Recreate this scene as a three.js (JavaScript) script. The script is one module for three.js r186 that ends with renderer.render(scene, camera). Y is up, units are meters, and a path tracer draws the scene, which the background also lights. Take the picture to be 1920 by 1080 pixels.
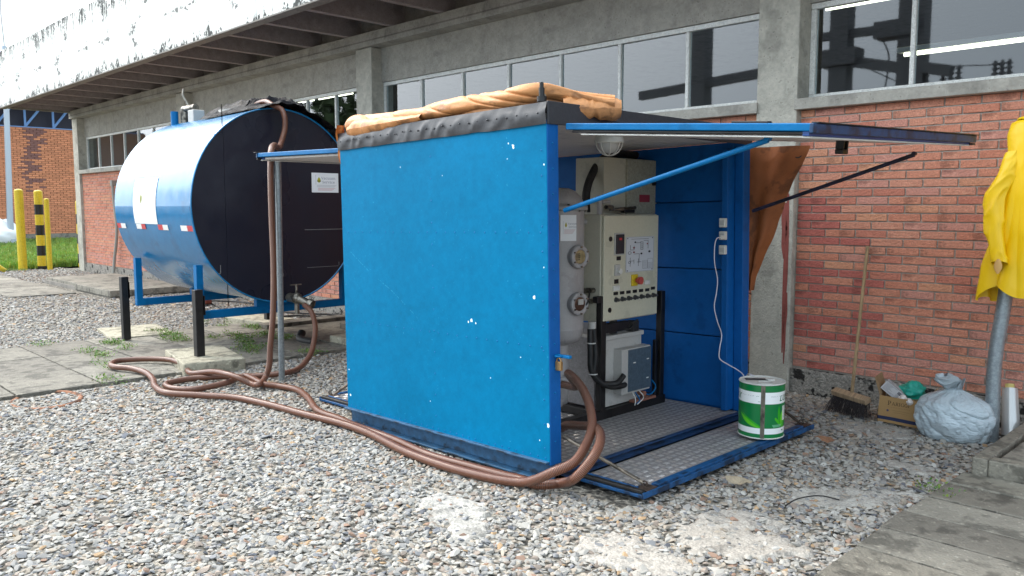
import * as THREE from 'three';
import { mergeGeometries } from 'three/addons/utils/BufferGeometryUtils.js';
import { RoundedBoxGeometry } from 'three/addons/geometries/RoundedBoxGeometry.js';
import { ConvexGeometry } from 'three/addons/geometries/ConvexGeometry.js';
import { RectAreaLightUniformsLib } from 'three/addons/lights/RectAreaLightUniformsLib.js';

// ---------------------------------------------------------------- camera, sky, sun, exposure
const scene = new THREE.Scene();
const camera = new THREE.PerspectiveCamera(38.93, 16 / 9, 0.05, 900);
camera.position.set(0, 1.66, 6.9);
{ const yaw = 0.776015, pitch = 0.098924;
  camera.lookAt(-Math.cos(yaw) * Math.cos(pitch) * 10, 1.66 - Math.sin(pitch) * 10, 6.9 - Math.sin(yaw) * Math.cos(pitch) * 10); }
const renderer = new THREE.WebGLRenderer({ antialias: true });
renderer.toneMapping = THREE.LinearToneMapping;
renderer.toneMappingExposure = 2.05;
renderer.shadowMap.enabled = true;
RectAreaLightUniformsLib.init();
const SUN = new THREE.Vector3(-0.70, 0.66, 0.16).normalize();
const sun = new THREE.DirectionalLight(0xfff1dd, 0.95);
sun.position.copy(SUN).multiplyScalar(40).add(new THREE.Vector3(-6, 0, 2)); sun.target.position.set(-6, 0, 2);
sun.castShadow = true; sun.shadow.radius = 34; sun.shadow.mapSize.set(2048, 2048);
Object.assign(sun.shadow.camera, { left: -30, right: 30, top: 25, bottom: -25, near: 1, far: 120 });
scene.add(sun, sun.target);
{ // bright overcast: white cloud, brightest round the hidden sun
  const W = 512, H = 256, d = new Float32Array(W * H * 4), v = new THREE.Vector3();
  for (let j = 0; j < H; j++) for (let i = 0; i < W; i++) {
    const e = ((j + 0.5) / H - 0.5) * Math.PI, f = ((i + 0.5) / W - 0.5) * 2 * Math.PI;
    v.set(Math.cos(e) * Math.cos(f), Math.sin(e), Math.cos(e) * Math.sin(f));
    const c = Math.max(0, v.dot(SUN));
    const cl = 0.9 + 0.1 * Math.sin(v.x * 5.1 + 2 * Math.sin(v.z * 4.3)) * Math.sin(v.z * 6 + v.y * 9 + 1.5 * Math.sin(v.x * 7));
    const L = cl * (0.94 + 2.9 * Math.pow(c, 3.6)), k = (j * W + i) * 4;
    const w = Math.pow(c, 2.2); d[k] = L * (0.83 + 0.17 * w); d[k + 1] = L; d[k + 2] = L * (1.16 - 0.16 * w); d[k + 3] = 1;
  }
  const t = new THREE.DataTexture(d, W, H, THREE.RGBAFormat, THREE.FloatType);
  t.mapping = THREE.EquirectangularReflectionMapping; t.magFilter = t.minFilter = THREE.LinearFilter; t.needsUpdate = true;
  scene.background = t; scene.environment = t;
}

// ---------------------------------------------------------------- helpers
function rng(s) { return () => { s |= 0; s = s + 0x6D2B79F5 | 0; let t = Math.imul(s ^ s >>> 15, 1 | s); t = t + Math.imul(t ^ t >>> 7, 61 | t) ^ t; return ((t ^ t >>> 14) >>> 0) / 4294967296; }; }
const R = rng(77), rr = (a, b) => a + (b - a) * R();
const V = (x, y, z) => new THREE.Vector3(x, y, z);
const clamp = (x, a = 0, b = 1) => Math.min(b, Math.max(a, x)), sm = (a, b, x) => { const t = clamp((x - a) / (b - a)); return t * t * (3 - 2 * t); }, lerp = (a, b, t) => a + (b - a) * t;
function h3(x, y, z) { let n = Math.imul(x, 374761393) + Math.imul(y, 668265263) + Math.imul(z, 1274126177) | 0; n = Math.imul(n ^ n >>> 13, 1274126177); return ((n ^ n >>> 16) >>> 0) / 4294967296; }
function n3(x, y, z) { const X = Math.floor(x), Y = Math.floor(y), Z = Math.floor(z), f = (t) => t * t * (3 - 2 * t), u = f(x - X), v = f(y - Y), w = f(z - Z);
  const l = (k) => lerp(lerp(h3(X, Y, Z + k), h3(X + 1, Y, Z + k), u), lerp(h3(X, Y + 1, Z + k), h3(X + 1, Y + 1, Z + k), u), v);
  return lerp(l(0), l(1), w); }
const f3 = (x, y, z) => 0.57 * n3(x, y, z) + 0.29 * n3(x * 2.1 + 7, y * 2.1, z * 2.1) + 0.14 * n3(x * 4.3, y * 4.3 + 3, z * 4.3);
const rid = (x, y, z) => 1 - Math.abs(2 * n3(x, y, z) - 1);
// tileable noise field
function field(N, cells, oct, seed, cy = cells) {
  const o = new Float32Array(N * N); let amp = 1, tot = 0;
  for (let q = 0; q < oct; q++) {
    const gx = cells << q, gy = cy << q; tot += amp;
    for (let j = 0; j < N; j++) { const y = j / N * gy, Y = Math.floor(y), fy = (y - Y) * (y - Y) * (3 - 2 * (y - Y));
      for (let i = 0; i < N; i++) { const x = i / N * gx, X = Math.floor(x), fx = (x - X) * (x - X) * (3 - 2 * (x - X)), x1 = (X + 1) % gx, y1 = (Y + 1) % gy;
        o[j * N + i] += amp * lerp(lerp(h3(X, Y, seed + q), h3(x1, Y, seed + q), fx), lerp(h3(X, y1, seed + q), h3(x1, y1, seed + q), fx), fy); } }
    amp *= 0.55;
  }
  for (let i = 0; i < o.length; i++) o[i] /= tot;
  return o;
}
function dataTex(W, H, fn, srgb = true, rep) { // fn(i, j, k) -> [r,g,b] in 0..1
  const d = new Uint8Array(W * H * 4);
  for (let j = 0; j < H; j++) for (let i = 0; i < W; i++) { const k = j * W + i, c = fn(i, j, k); for (let q = 0; q < 3; q++) d[k * 4 + q] = clamp(c[q]) * 255; d[k * 4 + 3] = c[3] === undefined ? 255 : clamp(c[3]) * 255; }
  const t = new THREE.DataTexture(d, W, H); t.wrapS = t.wrapT = THREE.RepeatWrapping; t.magFilter = THREE.LinearFilter; t.minFilter = THREE.LinearMipmapLinearFilter; t.generateMipmaps = true;
  if (srgb) t.colorSpace = THREE.SRGBColorSpace; if (rep) t.repeat.set(rep[0], rep[1]); t.needsUpdate = true; return t;
}
function canvasTex(w, h, draw) { const c = document.createElement('canvas'); c.width = w; c.height = h; draw(c.getContext('2d'), w, h); const t = new THREE.CanvasTexture(c); t.colorSpace = THREE.SRGBColorSpace; t.anisotropy = 8; return t; }
const lin = (r, g, b) => new THREE.Color().setRGB(r, g, b);
function M(color, o = {}) { const { map, bump, bs, ...rest } = o; const m = new THREE.MeshPhysicalMaterial({ roughness: 0.8, metalness: 0, ...rest }); if (color) m.color = color; if (map) m.map = map; if (bump) { m.bumpMap = bump; m.bumpScale = bs; } return m; }
function uvBox(g) { // metre uv by the dominant normal
  g = g.index ? g.toNonIndexed() : g; if (!g.attributes.normal) g.computeVertexNormals();
  const p = g.attributes.position, n = g.attributes.normal, uv = new Float32Array(p.count * 2);
  for (let t = 0; t < p.count; t += 3) {
    let a = 0, b = 0, c = 0; for (let k = 0; k < 3; k++) { a += Math.abs(n.getX(t + k)); b += Math.abs(n.getY(t + k)); c += Math.abs(n.getZ(t + k)); }
    for (let k = 0; k < 3; k++) { const i = t + k, x = p.getX(i), y = p.getY(i), z = p.getZ(i);
      if (a >= b && a >= c) { uv[2 * i] = z; uv[2 * i + 1] = y; } else if (b >= c) { uv[2 * i] = x; uv[2 * i + 1] = z; } else { uv[2 * i] = x; uv[2 * i + 1] = y; } }
  }
  g.setAttribute('uv', new THREE.BufferAttribute(uv, 2)); return g;
}
const clean = (g) => { g = g.index ? g.toNonIndexed() : g; for (const k of Object.keys(g.attributes)) if (!['position', 'normal', 'uv', 'color'].includes(k)) g.deleteAttribute(k); return g; };
const B = (x0, x1, y0, y1, z0, z1) => new THREE.BoxGeometry(x1 - x0, y1 - y0, z1 - z0).translate((x0 + x1) / 2, (y0 + y1) / 2, (z0 + z1) / 2);
const RB = (x0, x1, y0, y1, z0, z1, r = 0.006, s = 1) => new RoundedBoxGeometry(x1 - x0, y1 - y0, z1 - z0, s, r).translate((x0 + x1) / 2, (y0 + y1) / 2, (z0 + z1) / 2);
function rod(a, b, r, seg = 10, r2 = r) { const d = V(...b).sub(V(...a)), L = d.length(); const g = new THREE.CylinderGeometry(r2, r, L, seg); g.applyQuaternion(new THREE.Quaternion().setFromUnitVectors(V(0, 1, 0), d.normalize())); return g.translate((a[0] + b[0]) / 2, (a[1] + b[1]) / 2, (a[2] + b[2]) / 2); }
function bar(a, b, w, h = w) { const d = V(...b).sub(V(...a)), L = d.length(); const g = new THREE.BoxGeometry(w, h, L), m = new THREE.Matrix4().lookAt(V(...b), V(...a), Math.abs(d.y / L) > 0.95 ? V(1, 0, 0) : V(0, 1, 0)); return g.applyMatrix4(m).translate((a[0] + b[0]) / 2, (a[1] + b[1]) / 2, (a[2] + b[2]) / 2); }
function tube(pts, r, seg = 8, per = 0) { const c = new THREE.CatmullRomCurve3(pts.map((p) => V(...p)), false, 'centripetal'), L = c.getLength(); return new THREE.TubeGeometry(c, per || Math.max(8, Math.round(L / 0.03)), r, seg, false); }
function cyl(x, y, z, r, h, axis = 'y', seg = 20, r2 = r) { const g = new THREE.CylinderGeometry(r2, r, h, seg); if (axis === 'x') g.rotateZ(-Math.PI / 2); if (axis === 'z') g.rotateX(Math.PI / 2); return g.translate(x, y, z); }
const taken = {};
function numbered(n) { const k = taken[n] = (taken[n] ?? -1) + 1; return k ? `${n}_${String(k).padStart(3, '0')}` : n; }
function tag(o, label, category, group) { o.userData.label = label; if (category) o.userData.category = category; if (group) o.userData.group = group; return o; }
function thing(name, label, category, pos = [0, 0, 0], group) { const o = new THREE.Group(); o.name = numbered(name); o.position.set(...pos); scene.add(o); o.off = V(...pos); return tag(o, label, category, group); }
const shadow = (m) => { m.castShadow = m.receiveShadow = true; return m; };
function geoOf(gs, keep) { gs = (Array.isArray(gs) ? gs : [gs]).map((g) => clean(keep ? g : uvBox(g))); return gs.length > 1 ? mergeGeometries(gs) : gs[0]; }
// a part drawn in world coordinates, kept under its thing (or under another part)
function part(name, gs, m, parent, keep = false, label) { const g = geoOf(gs, keep), off = parent.off ?? V(0, 0, 0); g.translate(-off.x, -off.y, -off.z); const o = shadow(new THREE.Mesh(g, m)); o.name = name; o.off = off; parent.add(o); if (label) o.userData.label = label; return o; }
function one(name, gs, m, label, category, base, keep = false, group) { const g = geoOf(gs, keep); g.translate(-base[0], -base[1], -base[2]); const o = shadow(new THREE.Mesh(g, m)); o.name = numbered(name); o.position.set(...base); o.off = V(...base); scene.add(o); return tag(o, label, category, group); }
function struct(name, gs, m, keep = false) { const o = shadow(new THREE.Mesh(geoOf(gs, keep), m)); o.name = numbered(name); o.userData.kind = 'structure'; o.off = V(0, 0, 0); scene.add(o); return o; }
function copy(src, pos, label, name) { const c = src.clone(); c.name = numbered(name ?? src.name.replace(/_\d+$/, '')); c.position.set(...pos); scene.add(c); if (label) c.userData = { ...src.userData, label }; return c; }
// a parametric sheet
function surf(nu, nv, fn) { const p = [], uv = [], ix = []; for (let j = 0; j <= nv; j++) for (let i = 0; i <= nu; i++) { const q = fn(i / nu, j / nv); p.push(...q); uv.push(q[3] ?? i / nu, q[4] ?? j / nv); }
  const P = new Float32Array((nu + 1) * (nv + 1) * 3), U = new Float32Array((nu + 1) * (nv + 1) * 2); let a = 0;
  for (let j = 0; j <= nv; j++) for (let i = 0; i <= nu; i++) { const q = fn(i / nu, j / nv); P.set([q[0], q[1], q[2]], a * 3); U.set([q[3] ?? i / nu, q[4] ?? j / nv], a * 2); a++; }
  for (let j = 0; j < nv; j++) for (let i = 0; i < nu; i++) { const k = j * (nu + 1) + i; ix.push(k, k + 1, k + nu + 1, k + 1, k + nu + 2, k + nu + 1); }
  const g = new THREE.BufferGeometry(); g.setAttribute('position', new THREE.BufferAttribute(P, 3)); g.setAttribute('uv', new THREE.BufferAttribute(U, 2)); g.setIndex(ix); g.computeVertexNormals(); return g; }

// ---------------------------------------------------------------- textures and materials
const F1 = field(512, 6, 5, 11), F2 = field(512, 24, 4, 23), F3 = field(512, 90, 2, 37), F4 = field(512, 3, 4, 51), FS = field(512, 60, 3, 71, 3), FC = field(512, 3, 3, 83, 40);
const g3 = (v, r, g, b) => [v * r, v * g, v * b];
const concreteT = dataTex(512, 512, (i, j, k) => { const st = sm(0.56, 0.72, F1[k]) * 0.11 + sm(0.6, 0.75, F4[k]) * 0.06, pit = F3[k] > 0.80 ? 0.16 : 0; return g3(0.90 + (F2[k] - 0.5) * 0.16 + (F3[k] - 0.5) * 0.12 - st - pit, 1, 0.985, 0.955); }, true, [0.5, 0.5]);
const roughConcT = dataTex(512, 512, (i, j, k) => { const mo = sm(0.52, 0.60, F1[k] * 0.6 + F2[k] * 0.4), s = 0.85 + (F3[k] - 0.5) * 0.35; return g3(lerp(s, 0.24, mo), 1, 0.98, 0.95); }, true, [0.9, 0.9]);
const slabT = dataTex(512, 512, (i, j, k) => { const d = sm(0.46, 0.68, F1[k] * 0.4 + F2[k] * 0.6) * 0.30 + sm(0.5, 0.75, F4[k]) * 0.10, s = (F3[k] > 0.78 ? 0.22 : 0) + (F3[(k * 7 + 991) % 262144] < 0.16 ? -0.10 : 0); return g3(0.86 - d + s * 0.7 + (F2[k] - 0.5) * 0.22, 1, 0.985, 0.94); }, true, [0.55, 0.55]);
const grainT = dataTex(512, 512, (i, j, k) => g3(0.92 + (F3[k] - 0.5) * 0.22 + (F2[k] - 0.5) * 0.16, 1, 1, 1), true, [2, 2]);
const bumpT = dataTex(512, 512, (i, j, k) => g3(0.5 + (F3[k] - 0.5) * 0.9 + (F2[k] - 0.5) * 0.7, 1, 1, 1), false, [1, 1]);
const waveT = dataTex(512, 512, (i, j, k) => g3(F4[k] * 0.8 + F1[k] * 0.2, 1, 1, 1), false, [0.6, 0.6]);
const smoothT = dataTex(512, 512, (i, j, k) => g3(0.96 + (F3[k] - 0.5) * 0.05 + (F4[k] - 0.5) * 0.05 - (F1[k] > 0.66 ? 0.05 : 0), 1, 0.995, 0.98), true, [1.2, 1.2]);
const brickT = dataTex(512, 512, (i, j, k) => { const e = sm(0.60, 0.70, F1[k] * 0.55 + F2[k] * 0.45) * (0.55 + 0.45 * F3[k]), d = sm(0.60, 0.74, F4[k]) * 0.16, v = 0.90 + (F3[k] - 0.5) * 0.30 - d; return [v + e * 0.10, v + e * 0.24, v + e * 0.24]; }, true, [2.3, 2.3]);
const blueT = dataTex(512, 512, (i, j, k) => { const v = 0.94 + (F2[k] - 0.5) * 0.10 + (F4[k] - 0.5) * 0.10 - sm(0.62, 0.75, F1[k]) * 0.09, c = F3[k] > 0.86 && F1[k] > 0.5 ? 0.3 : 0; return [v + c, v + c * 0.7, v]; }, true, [0.8, 0.8]);
const scuffT = dataTex(512, 512, (i, j, k) => { const v = 0.82 + (F2[k] - 0.5) * 0.35 - sm(0.52, 0.66, F1[k]) * 0.35; return g3(v, 1, 0.97, 0.92); }, true, [1.4, 1.4]);
const roughT = dataTex(512, 512, (i, j, k) => g3(0.62 + (F4[k] - 0.5) * 0.9, 1, 1, 1), false, [0.55, 0.55]);
const zincT = dataTex(512, 512, (i, j, k) => g3(0.80 + (Math.round(F2[k] * 9) / 9 - 0.5) * 0.22 + (F3[k] > 0.75 ? 0.12 : 0), 0.97, 1, 1.02), true, [3, 3]);
const tarpT = dataTex(512, 512, (i, j, k) => { const d = sm(0.56, 0.68, F1[k]) * 0.20 + (F3[k] > 0.83 ? 0.12 : 0); return g3(0.95 - d + (F2[k] - 0.5) * 0.12, 1, 0.98, 0.96); }, true, [1, 1]);
const woodT = dataTex(512, 512, (i, j, k) => g3(0.86 + (FS[k] - 0.5) * 0.5, 1, 0.98, 0.95), true, [4, 1]);
const groundT = dataTex(512, 512, (i, j, k) => { const p = F3[k], q = F2[k]; const v = 0.55 + (p - 0.5) * 0.9 + (q - 0.5) * 0.4; return [v, v * 0.98, v * 0.94]; }, true, [0.45, 0.45]);
const sandT = dataTex(512, 512, (i, j, k) => { const v = 0.90 + (F2[k] - 0.5) * 0.2 + (F3[k] - 0.5) * 0.25 - sm(0.58, 0.7, F1[k]) * 0.18; return [v, v * 0.975, v * 0.93]; }, true, [1.5, 1.5]);
const crumpleT = dataTex(512, 512, (i, j, k) => { const a = 1 - Math.abs(2 * F1[k] - 1), b = 1 - Math.abs(2 * F2[k] - 1), v = a ** 6 * 0.6 + b ** 6 * 0.4; return [v, v, v]; }, false, [1.6, 1.6]);
const hoseT = dataTex(16, 16, (i, j) => g3(0.5 + 0.5 * Math.cos(i / 16 * 2 * Math.PI), 1, 1, 1), false);
const ribT = dataTex(16, 16, (i, j) => { const v = 0.80 + 0.20 * Math.cos(i / 16 * 2 * Math.PI); return [v, v * 0.97, v * 0.95]; }, true);
// white fascia with black mildew running down from its top edge and up from its drip edge
const fasciaT = dataTex(1024, 256, (i, j, k) => { const n = (a, x, y) => a[(Math.floor(y) & 511) * 512 + (Math.floor(x) & 511)], t = 1 - j / 255, x = i * 0.9;
  const top = n(FS, x * 1.2, 17) * 0.9 + n(F1, x * 0.5, 90) * 0.7 - 0.62, up = n(FS, x * 1.6, 220) * 0.6 + n(F1, x * 0.7, 333) * 0.7 - 0.62;
  let m = 0; if (t < top * 0.85) m = 0.8 * sm(0.43, 0.62, n(F2, i * 1.3, j * 0.8) * 0.6 + n(F3, i, j) * 0.4 + (top - t) * 0.25);
  if (1 - t < up * 0.5) m = Math.max(m, 0.8 * sm(0.42, 0.6, n(F2, i * 1.7, j * 1.2) * 0.6 + n(F3, i * 1.1, j) * 0.4));
  if (n(F1, i * 1.1 + 200, j * 1.6) > 0.70 && n(F3, i, j) > 0.45) m = Math.max(m, 0.55);
  const v = 0.955 + (n(F4, i, j * 2) - 0.5) * 0.05; return [lerp(v, 0.13, m), lerp(v, 0.14, m), lerp(v * 0.985, 0.14, m)]; });
// blue side sheet: mottled paint, chips down to the white primer, scratches
const chips = [[1.86, 1.86, 0.018], [1.82, 1.88, 0.007], [1.81, 1.79, 0.005], [2.02, 0.97, 0.016], [1.43, 0.78, 0.010], [1.46, 0.79, 0.016], [1.5, 0.775, 0.009], [0.75, 1.80, 0.006], [1.2, 1.72, 0.005], [2.11, 1.74, 0.008], [2.12, 0.22, 0.014], [2.1, 1.15, 0.006], [1.9, 0.6, 0.006], [1.63, 0.44, 0.005], [2.05, 0.12, 0.007], [1.02, 0.2, 0.006], [0.04, 0.1, 0.012], [0.03, 0.3, 0.007]];
const panelT = dataTex(1024, 1024, (i, j, k) => { const x = i / 1023 * 2.135, y = j / 1023 * 1.98, a = F2[(j & 511) * 512 + (i & 511)], b = F4[(j >> 1) * 512 + (i >> 1)], c = F3[(j & 511) * 512 + (i & 511)], e = F1[(j >> 1) * 512 + (i >> 1)];
  let v = 0.93 + (a - 0.5) * 0.10 + (b - 0.5) * 0.13 + (c - 0.5) * 0.05, w = 0;
  for (const q of chips) { const d = Math.hypot(x - q[0], (y - q[1]) * 0.8) - q[2] * (0.25 + c * 0.7); if (d < 0) w = 1; }
  if (c > 0.90 && e > 0.55) w = Math.max(w, 0.25); const s = Math.abs(y - 1.18 + (x - 0.15) * 0.55 + (e - 0.5) * 0.06); if (x < 0.9 && x > 0.1 && s < 0.0022 && c > 0.5) w = 0.22;
  return [lerp(v * 0.0, 0.92, w), lerp(v * 0.468, 0.95, w), lerp(v * 0.648, 0.98, w)]; });

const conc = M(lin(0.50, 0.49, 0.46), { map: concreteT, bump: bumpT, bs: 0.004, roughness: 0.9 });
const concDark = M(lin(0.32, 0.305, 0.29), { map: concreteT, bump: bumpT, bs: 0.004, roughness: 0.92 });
const concRough = M(lin(0.42, 0.41, 0.39), { map: roughConcT, bump: bumpT, bs: 0.012, roughness: 0.95 });
const slabM = M(lin(0.36, 0.345, 0.31), { map: slabT, bump: bumpT, bs: 0.005, roughness: 0.9 });
const slabDark = M(lin(0.24, 0.225, 0.20), { map: slabT, bump: bumpT, bs: 0.005, roughness: 0.88 });
const mortar = M(lin(0.52, 0.48, 0.44), { map: concreteT, bump: bumpT, bs: 0.004, roughness: 0.95 });
const alu = M(lin(0.88, 0.88, 0.83), { map: grainT, roughness: 0.55 });
const glass = M(lin(0.78, 0.90, 0.95), { transmission: 1, thickness: 0, roughness: 0.02, ior: 2.0 });
const brickM = Array.from({ length: 9 }, (_, i) => M(lin(...[[0.68, 0.275, 0.175], [0.70, 0.285, 0.18], [0.66, 0.255, 0.16], [0.68, 0.29, 0.19], [0.62, 0.225, 0.15], [0.71, 0.31, 0.205], [0.67, 0.30, 0.225], [0.71, 0.32, 0.19], [0.54, 0.155, 0.12]][i]), { map: brickT, bump: bumpT, bs: 0.006, roughness: 0.9 }));
const brickV = M(lin(1, 1, 1), { map: brickT, vertexColors: true, roughness: 0.9 });
const BL = [0.001, 0.15, 0.385];
const blue = M(lin(...BL), { map: blueT, roughness: 0.42, specularIntensity: 0.35, bump: bumpT, bs: 0.0008 });
const blueDark = M(lin(0.005, 0.11, 0.38), { map: blueT, roughness: 0.5, specularIntensity: 0.35, bump: bumpT, bs: 0.0008 });
const panelM = M(lin(1, 1, 1), { map: panelT, roughness: 0.5, specularIntensity: 0.12, bump: waveT, bs: 0.006 });
const tankBlue = M(lin(0.0, 0.185, 0.42), { map: blueT, roughness: 0.22, ior: 1.5, bump: waveT, bs: 0.010, clearcoat: 0.25, clearcoatRoughness: 0.18 });
const tankBlack = M(lin(0.011, 0.012, 0.022), { roughnessMap: roughT, roughness: 0.62, bump: waveT, bs: 0.02 });
const black = M(lin(0.014, 0.013, 0.015), { map: scuffT, roughness: 0.45 });
const rubber = M(lin(0.02, 0.02, 0.022), { roughness: 0.6, map: scuffT });
const edgeM = M(lin(0.04, 0.04, 0.046), { map: grainT, roughness: 0.45, bump: waveT, bs: 0.01 });
const white = M(lin(0.72, 0.72, 0.70), { map: smoothT, roughness: 0.55 });
const lining = M(lin(0.76, 0.73, 0.72), { map: smoothT, roughness: 0.5 });
const zinc = M(lin(0.50, 0.53, 0.54), { map: zincT, roughness: 0.42, metalness: 0.55 });
const steel = M(lin(0.40, 0.39, 0.37), { map: scuffT, roughness: 0.36, metalness: 0.8 });
const brass = M(lin(0.45, 0.28, 0.12), { roughness: 0.35, metalness: 0.8 });
const tread = M(lin(0.36, 0.345, 0.34), { map: grainT, roughness: 0.5, metalness: 0.25 });
const treadBar = M(lin(0.58, 0.56, 0.55), { map: grainT, roughness: 0.34, metalness: 0.5 });
const orange = M(lin(0.66, 0.30, 0.11), { map: tarpT, roughness: 0.5, bump: crumpleT, bs: 0.0016 });
const orangeDark = M(lin(0.40, 0.11, 0.028), { map: tarpT, roughness: 0.65, bump: bumpT, bs: 0.002 });
const yellow = M(lin(0.78, 0.56, 0.02), { map: grainT, roughness: 0.5 });
const coatM = M(lin(0.86, 0.54, 0.0), { roughness: 0.45 });
const wood = M(lin(0.42, 0.30, 0.17), { map: woodT, roughness: 0.75 });
const cardM = M(lin(0.36, 0.235, 0.12), { map: grainT, roughness: 0.9 });
const beige = M(lin(0.54, 0.52, 0.43), { map: smoothT, roughness: 0.5 });
const beigeFace = M(lin(0.62, 0.595, 0.47), { map: smoothT, roughness: 0.48 });
const greyP = M(lin(0.40, 0.38, 0.385), { map: smoothT, roughness: 0.42 });
const cabGrey = M(lin(0.50, 0.49, 0.475), { map: smoothT, roughness: 0.5 });
const gravelBase = M(lin(0.62, 0.585, 0.53), { map: groundT, bump: groundT, bs: 0.03, roughness: 0.95 });
const hoseM = M(lin(0.26, 0.108, 0.062), { map: ribT.clone(), bump: hoseT, bs: 0.0028, roughness: 0.30, clearcoat: 0.3, clearcoatRoughness: 0.25 });
hoseM.map.repeat.set(1, 1); hoseM.map.needsUpdate = true;

// ---------------------------------------------------------------- ground
{ const g = new THREE.PlaneGeometry(700, 700, 1, 1).rotateX(-Math.PI / 2).translate(-20, -0.001, 0); struct('ground', uvBox(g), gravelBase, true); }
const inQuad = (x, z, x0, x1, z0, z1) => x > x0 && x < x1 && z > z0 && z < z1;
const sandSpots = [[-1.80, 2.30, 0.24, 0.42, 0.9], [-2.02, 3.30, 0.34, 0.30, 0.5], [-3.30, 4.12, 0.42, 0.16, 0.35], [-2.3, 0.80, 0.35, 0.2, 0.2], [-2.25, 3.85, 0.30, 0.22, 0.3], [-1.8, 1.55, 0.22, 0.10, 0.2]];
function sandAt(x, z) { let m = 0; for (const [cx, cz, a, b, t] of sandSpots) { const c = Math.cos(t), s = Math.sin(t), u = ((x - cx) * c + (z - cz) * s) / a, w = (-(x - cx) * s + (z - cz) * c) / b, d = Math.hypot(u, w) + (f3(x * 4, 3, z * 4) - 0.5) * 1.5 + (n3(x * 22, 3, z * 22) - 0.5) * 0.7; m = Math.max(m, 1 - sm(0.55, 1.05, d)); } return m; }
// sandy spill showing between the stones: a shallow mound sheet
for (const [k, [cx, cz, a, b, t]] of sandSpots.entries()) {
  const g = surf(70, 56, (u, v) => { const X = (u - 0.5) * 2.6 * a, Z = (v - 0.5) * 2.6 * b, c = Math.cos(t), s = Math.sin(t), x = cx + X * c - Z * s, z = cz + X * s + Z * c, h = sandAt(x, z); return [x, -0.014 + 0.023 * h + 0.020 * (f3(x * 9, 1, z * 9) - 0.4) * h, z, x, z]; });
  struct('sand_patch', g, M([lin(0.50, 0.50, 0.50), lin(0.49, 0.475, 0.465), lin(0.51, 0.51, 0.51)][k % 3], { map: sandT, bump: bumpT, bs: 0.006, roughness: 0.95 }), true);
}
// crushed stone
const noStone = (x, z) => z < 0.05 || inQuad(x, z, -10.86, -7.93, 0.88, 9) || (x > -1.53 && z > 1.77) || (x > -1.5 && z < 1.8) || inQuad(x, z, -5.55, -2.66, 1.25, 3.42) || inQuad(x, z, -20, -15.7, 0, 2.0) || x < -24.5 || inQuad(x, z, -10.3, -7.95, 0.3, 1.75);
{
  const camM = new THREE.Matrix4(); camera.updateMatrixWorld(); camera.aspect = 16 / 9; camera.updateProjectionMatrix(); camM.multiplyMatrices(camera.projectionMatrix, camera.matrixWorldInverse);
  const shapes = Array.from({ length: 8 }, (_, s) => { const g = new THREE.IcosahedronGeometry(1, 1), p = g.attributes.position, q = rng(s * 31 + 5), ax = [1.25, 0.62 + q() * 0.22, 0.85 + q() * 0.3], cuts = Array.from({ length: 9 }, () => [V(q() - 0.5, q() - 0.5, q() - 0.5).normalize(), 0.38 + q() * 0.38]);
    for (let i = 0; i < p.count; i++) { const v = V().fromBufferAttribute(p, i); for (const [n, d] of cuts) { const e = v.dot(n) - d; if (e > 0) v.addScaledVector(n, -e); } p.setXYZ(i, v.x * ax[0], v.y * ax[1], v.z * ax[2]); }
    g.deleteAttribute('uv'); g.computeVertexNormals(); return g; });
  const lists = shapes.map(() => []), q = rng(4242), P = V();
  const tryAt = (x, z, sc) => { if (noStone(x, z)) return; P.set(x, 0, z).applyMatrix4(camM); if (P.z > 1 || Math.abs(P.x) > 1.25 || P.y < -1.35 || P.y > 1) return; if (q() < sandAt(x, z) * 0.5) return;
    const dd = Math.hypot(x, z - 6.9), k = Math.floor(q() * 8), s = sc * (0.55 + q() * q() * 0.95); lists[k].push([x, z, s, dd]); };
  const scatter = (x0, x1, z0, z1, n, sc) => { for (let i = 0; i < n; i++) tryAt(x0 + q() * (x1 - x0), z0 + q() * (z1 - z0), sc); };
  scatter(-6, 0.2, 0, 7, 92000, 0.0205); scatter(-12.5, -6, 0, 7.2, 74000, 0.0205); scatter(-24.6, -12.5, 0, 8.5, 50000, 0.029);
  const gravel = new THREE.Group(); gravel.name = 'gravel'; gravel.userData = { kind: 'stuff', label: 'grey and tan crushed stone gravel covering the yard', category: 'gravel' }; scene.add(gravel);
  const pal = [[0.39, 0.37, 0.335, 6], [0.44, 0.415, 0.37, 6], [0.34, 0.325, 0.305, 4], [0.26, 0.26, 0.265, 2.0], [0.42, 0.36, 0.29, 4], [0.35, 0.285, 0.235, 2.5], [0.52, 0.50, 0.46, 2.2], [0.33, 0.21, 0.15, 0.9], [0.45, 0.30, 0.17, 0.7], [0.16, 0.165, 0.185, 0.9]], tot = pal.reduce((a, c) => a + c[3], 0);
  const sm_ = M(lin(1, 1, 1), { roughness: 0.85 }), o = new THREE.Object3D(), c = new THREE.Color();
  shapes.forEach((g, k) => { const L = lists[k], im = shadow(new THREE.InstancedMesh(g, sm_, L.length)); im.name = 'stone'; im.userData.kind = 'stuff';
    L.forEach(([x, z, s], i) => { o.position.set(x, -0.003 + q() * q() * 0.018, z); o.rotation.set((q() - 0.5) * 0.8, q() * 6.283, (q() - 0.5) * 0.8); o.scale.set(s * (1 + q() * 0.35), s * (0.5 + q() * 0.32), s); o.updateMatrix(); im.setMatrixAt(i, o.matrix);
      let w = q() * tot, e = 0; while ((w -= pal[e][3]) > 0) e++; const b = 0.66 + q() * 0.28; c.setRGB(pal[e][0] * b, pal[e][1] * b, pal[e][2] * b); im.setColorAt(i, c); });
    gravel.add(im); });
}
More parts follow.
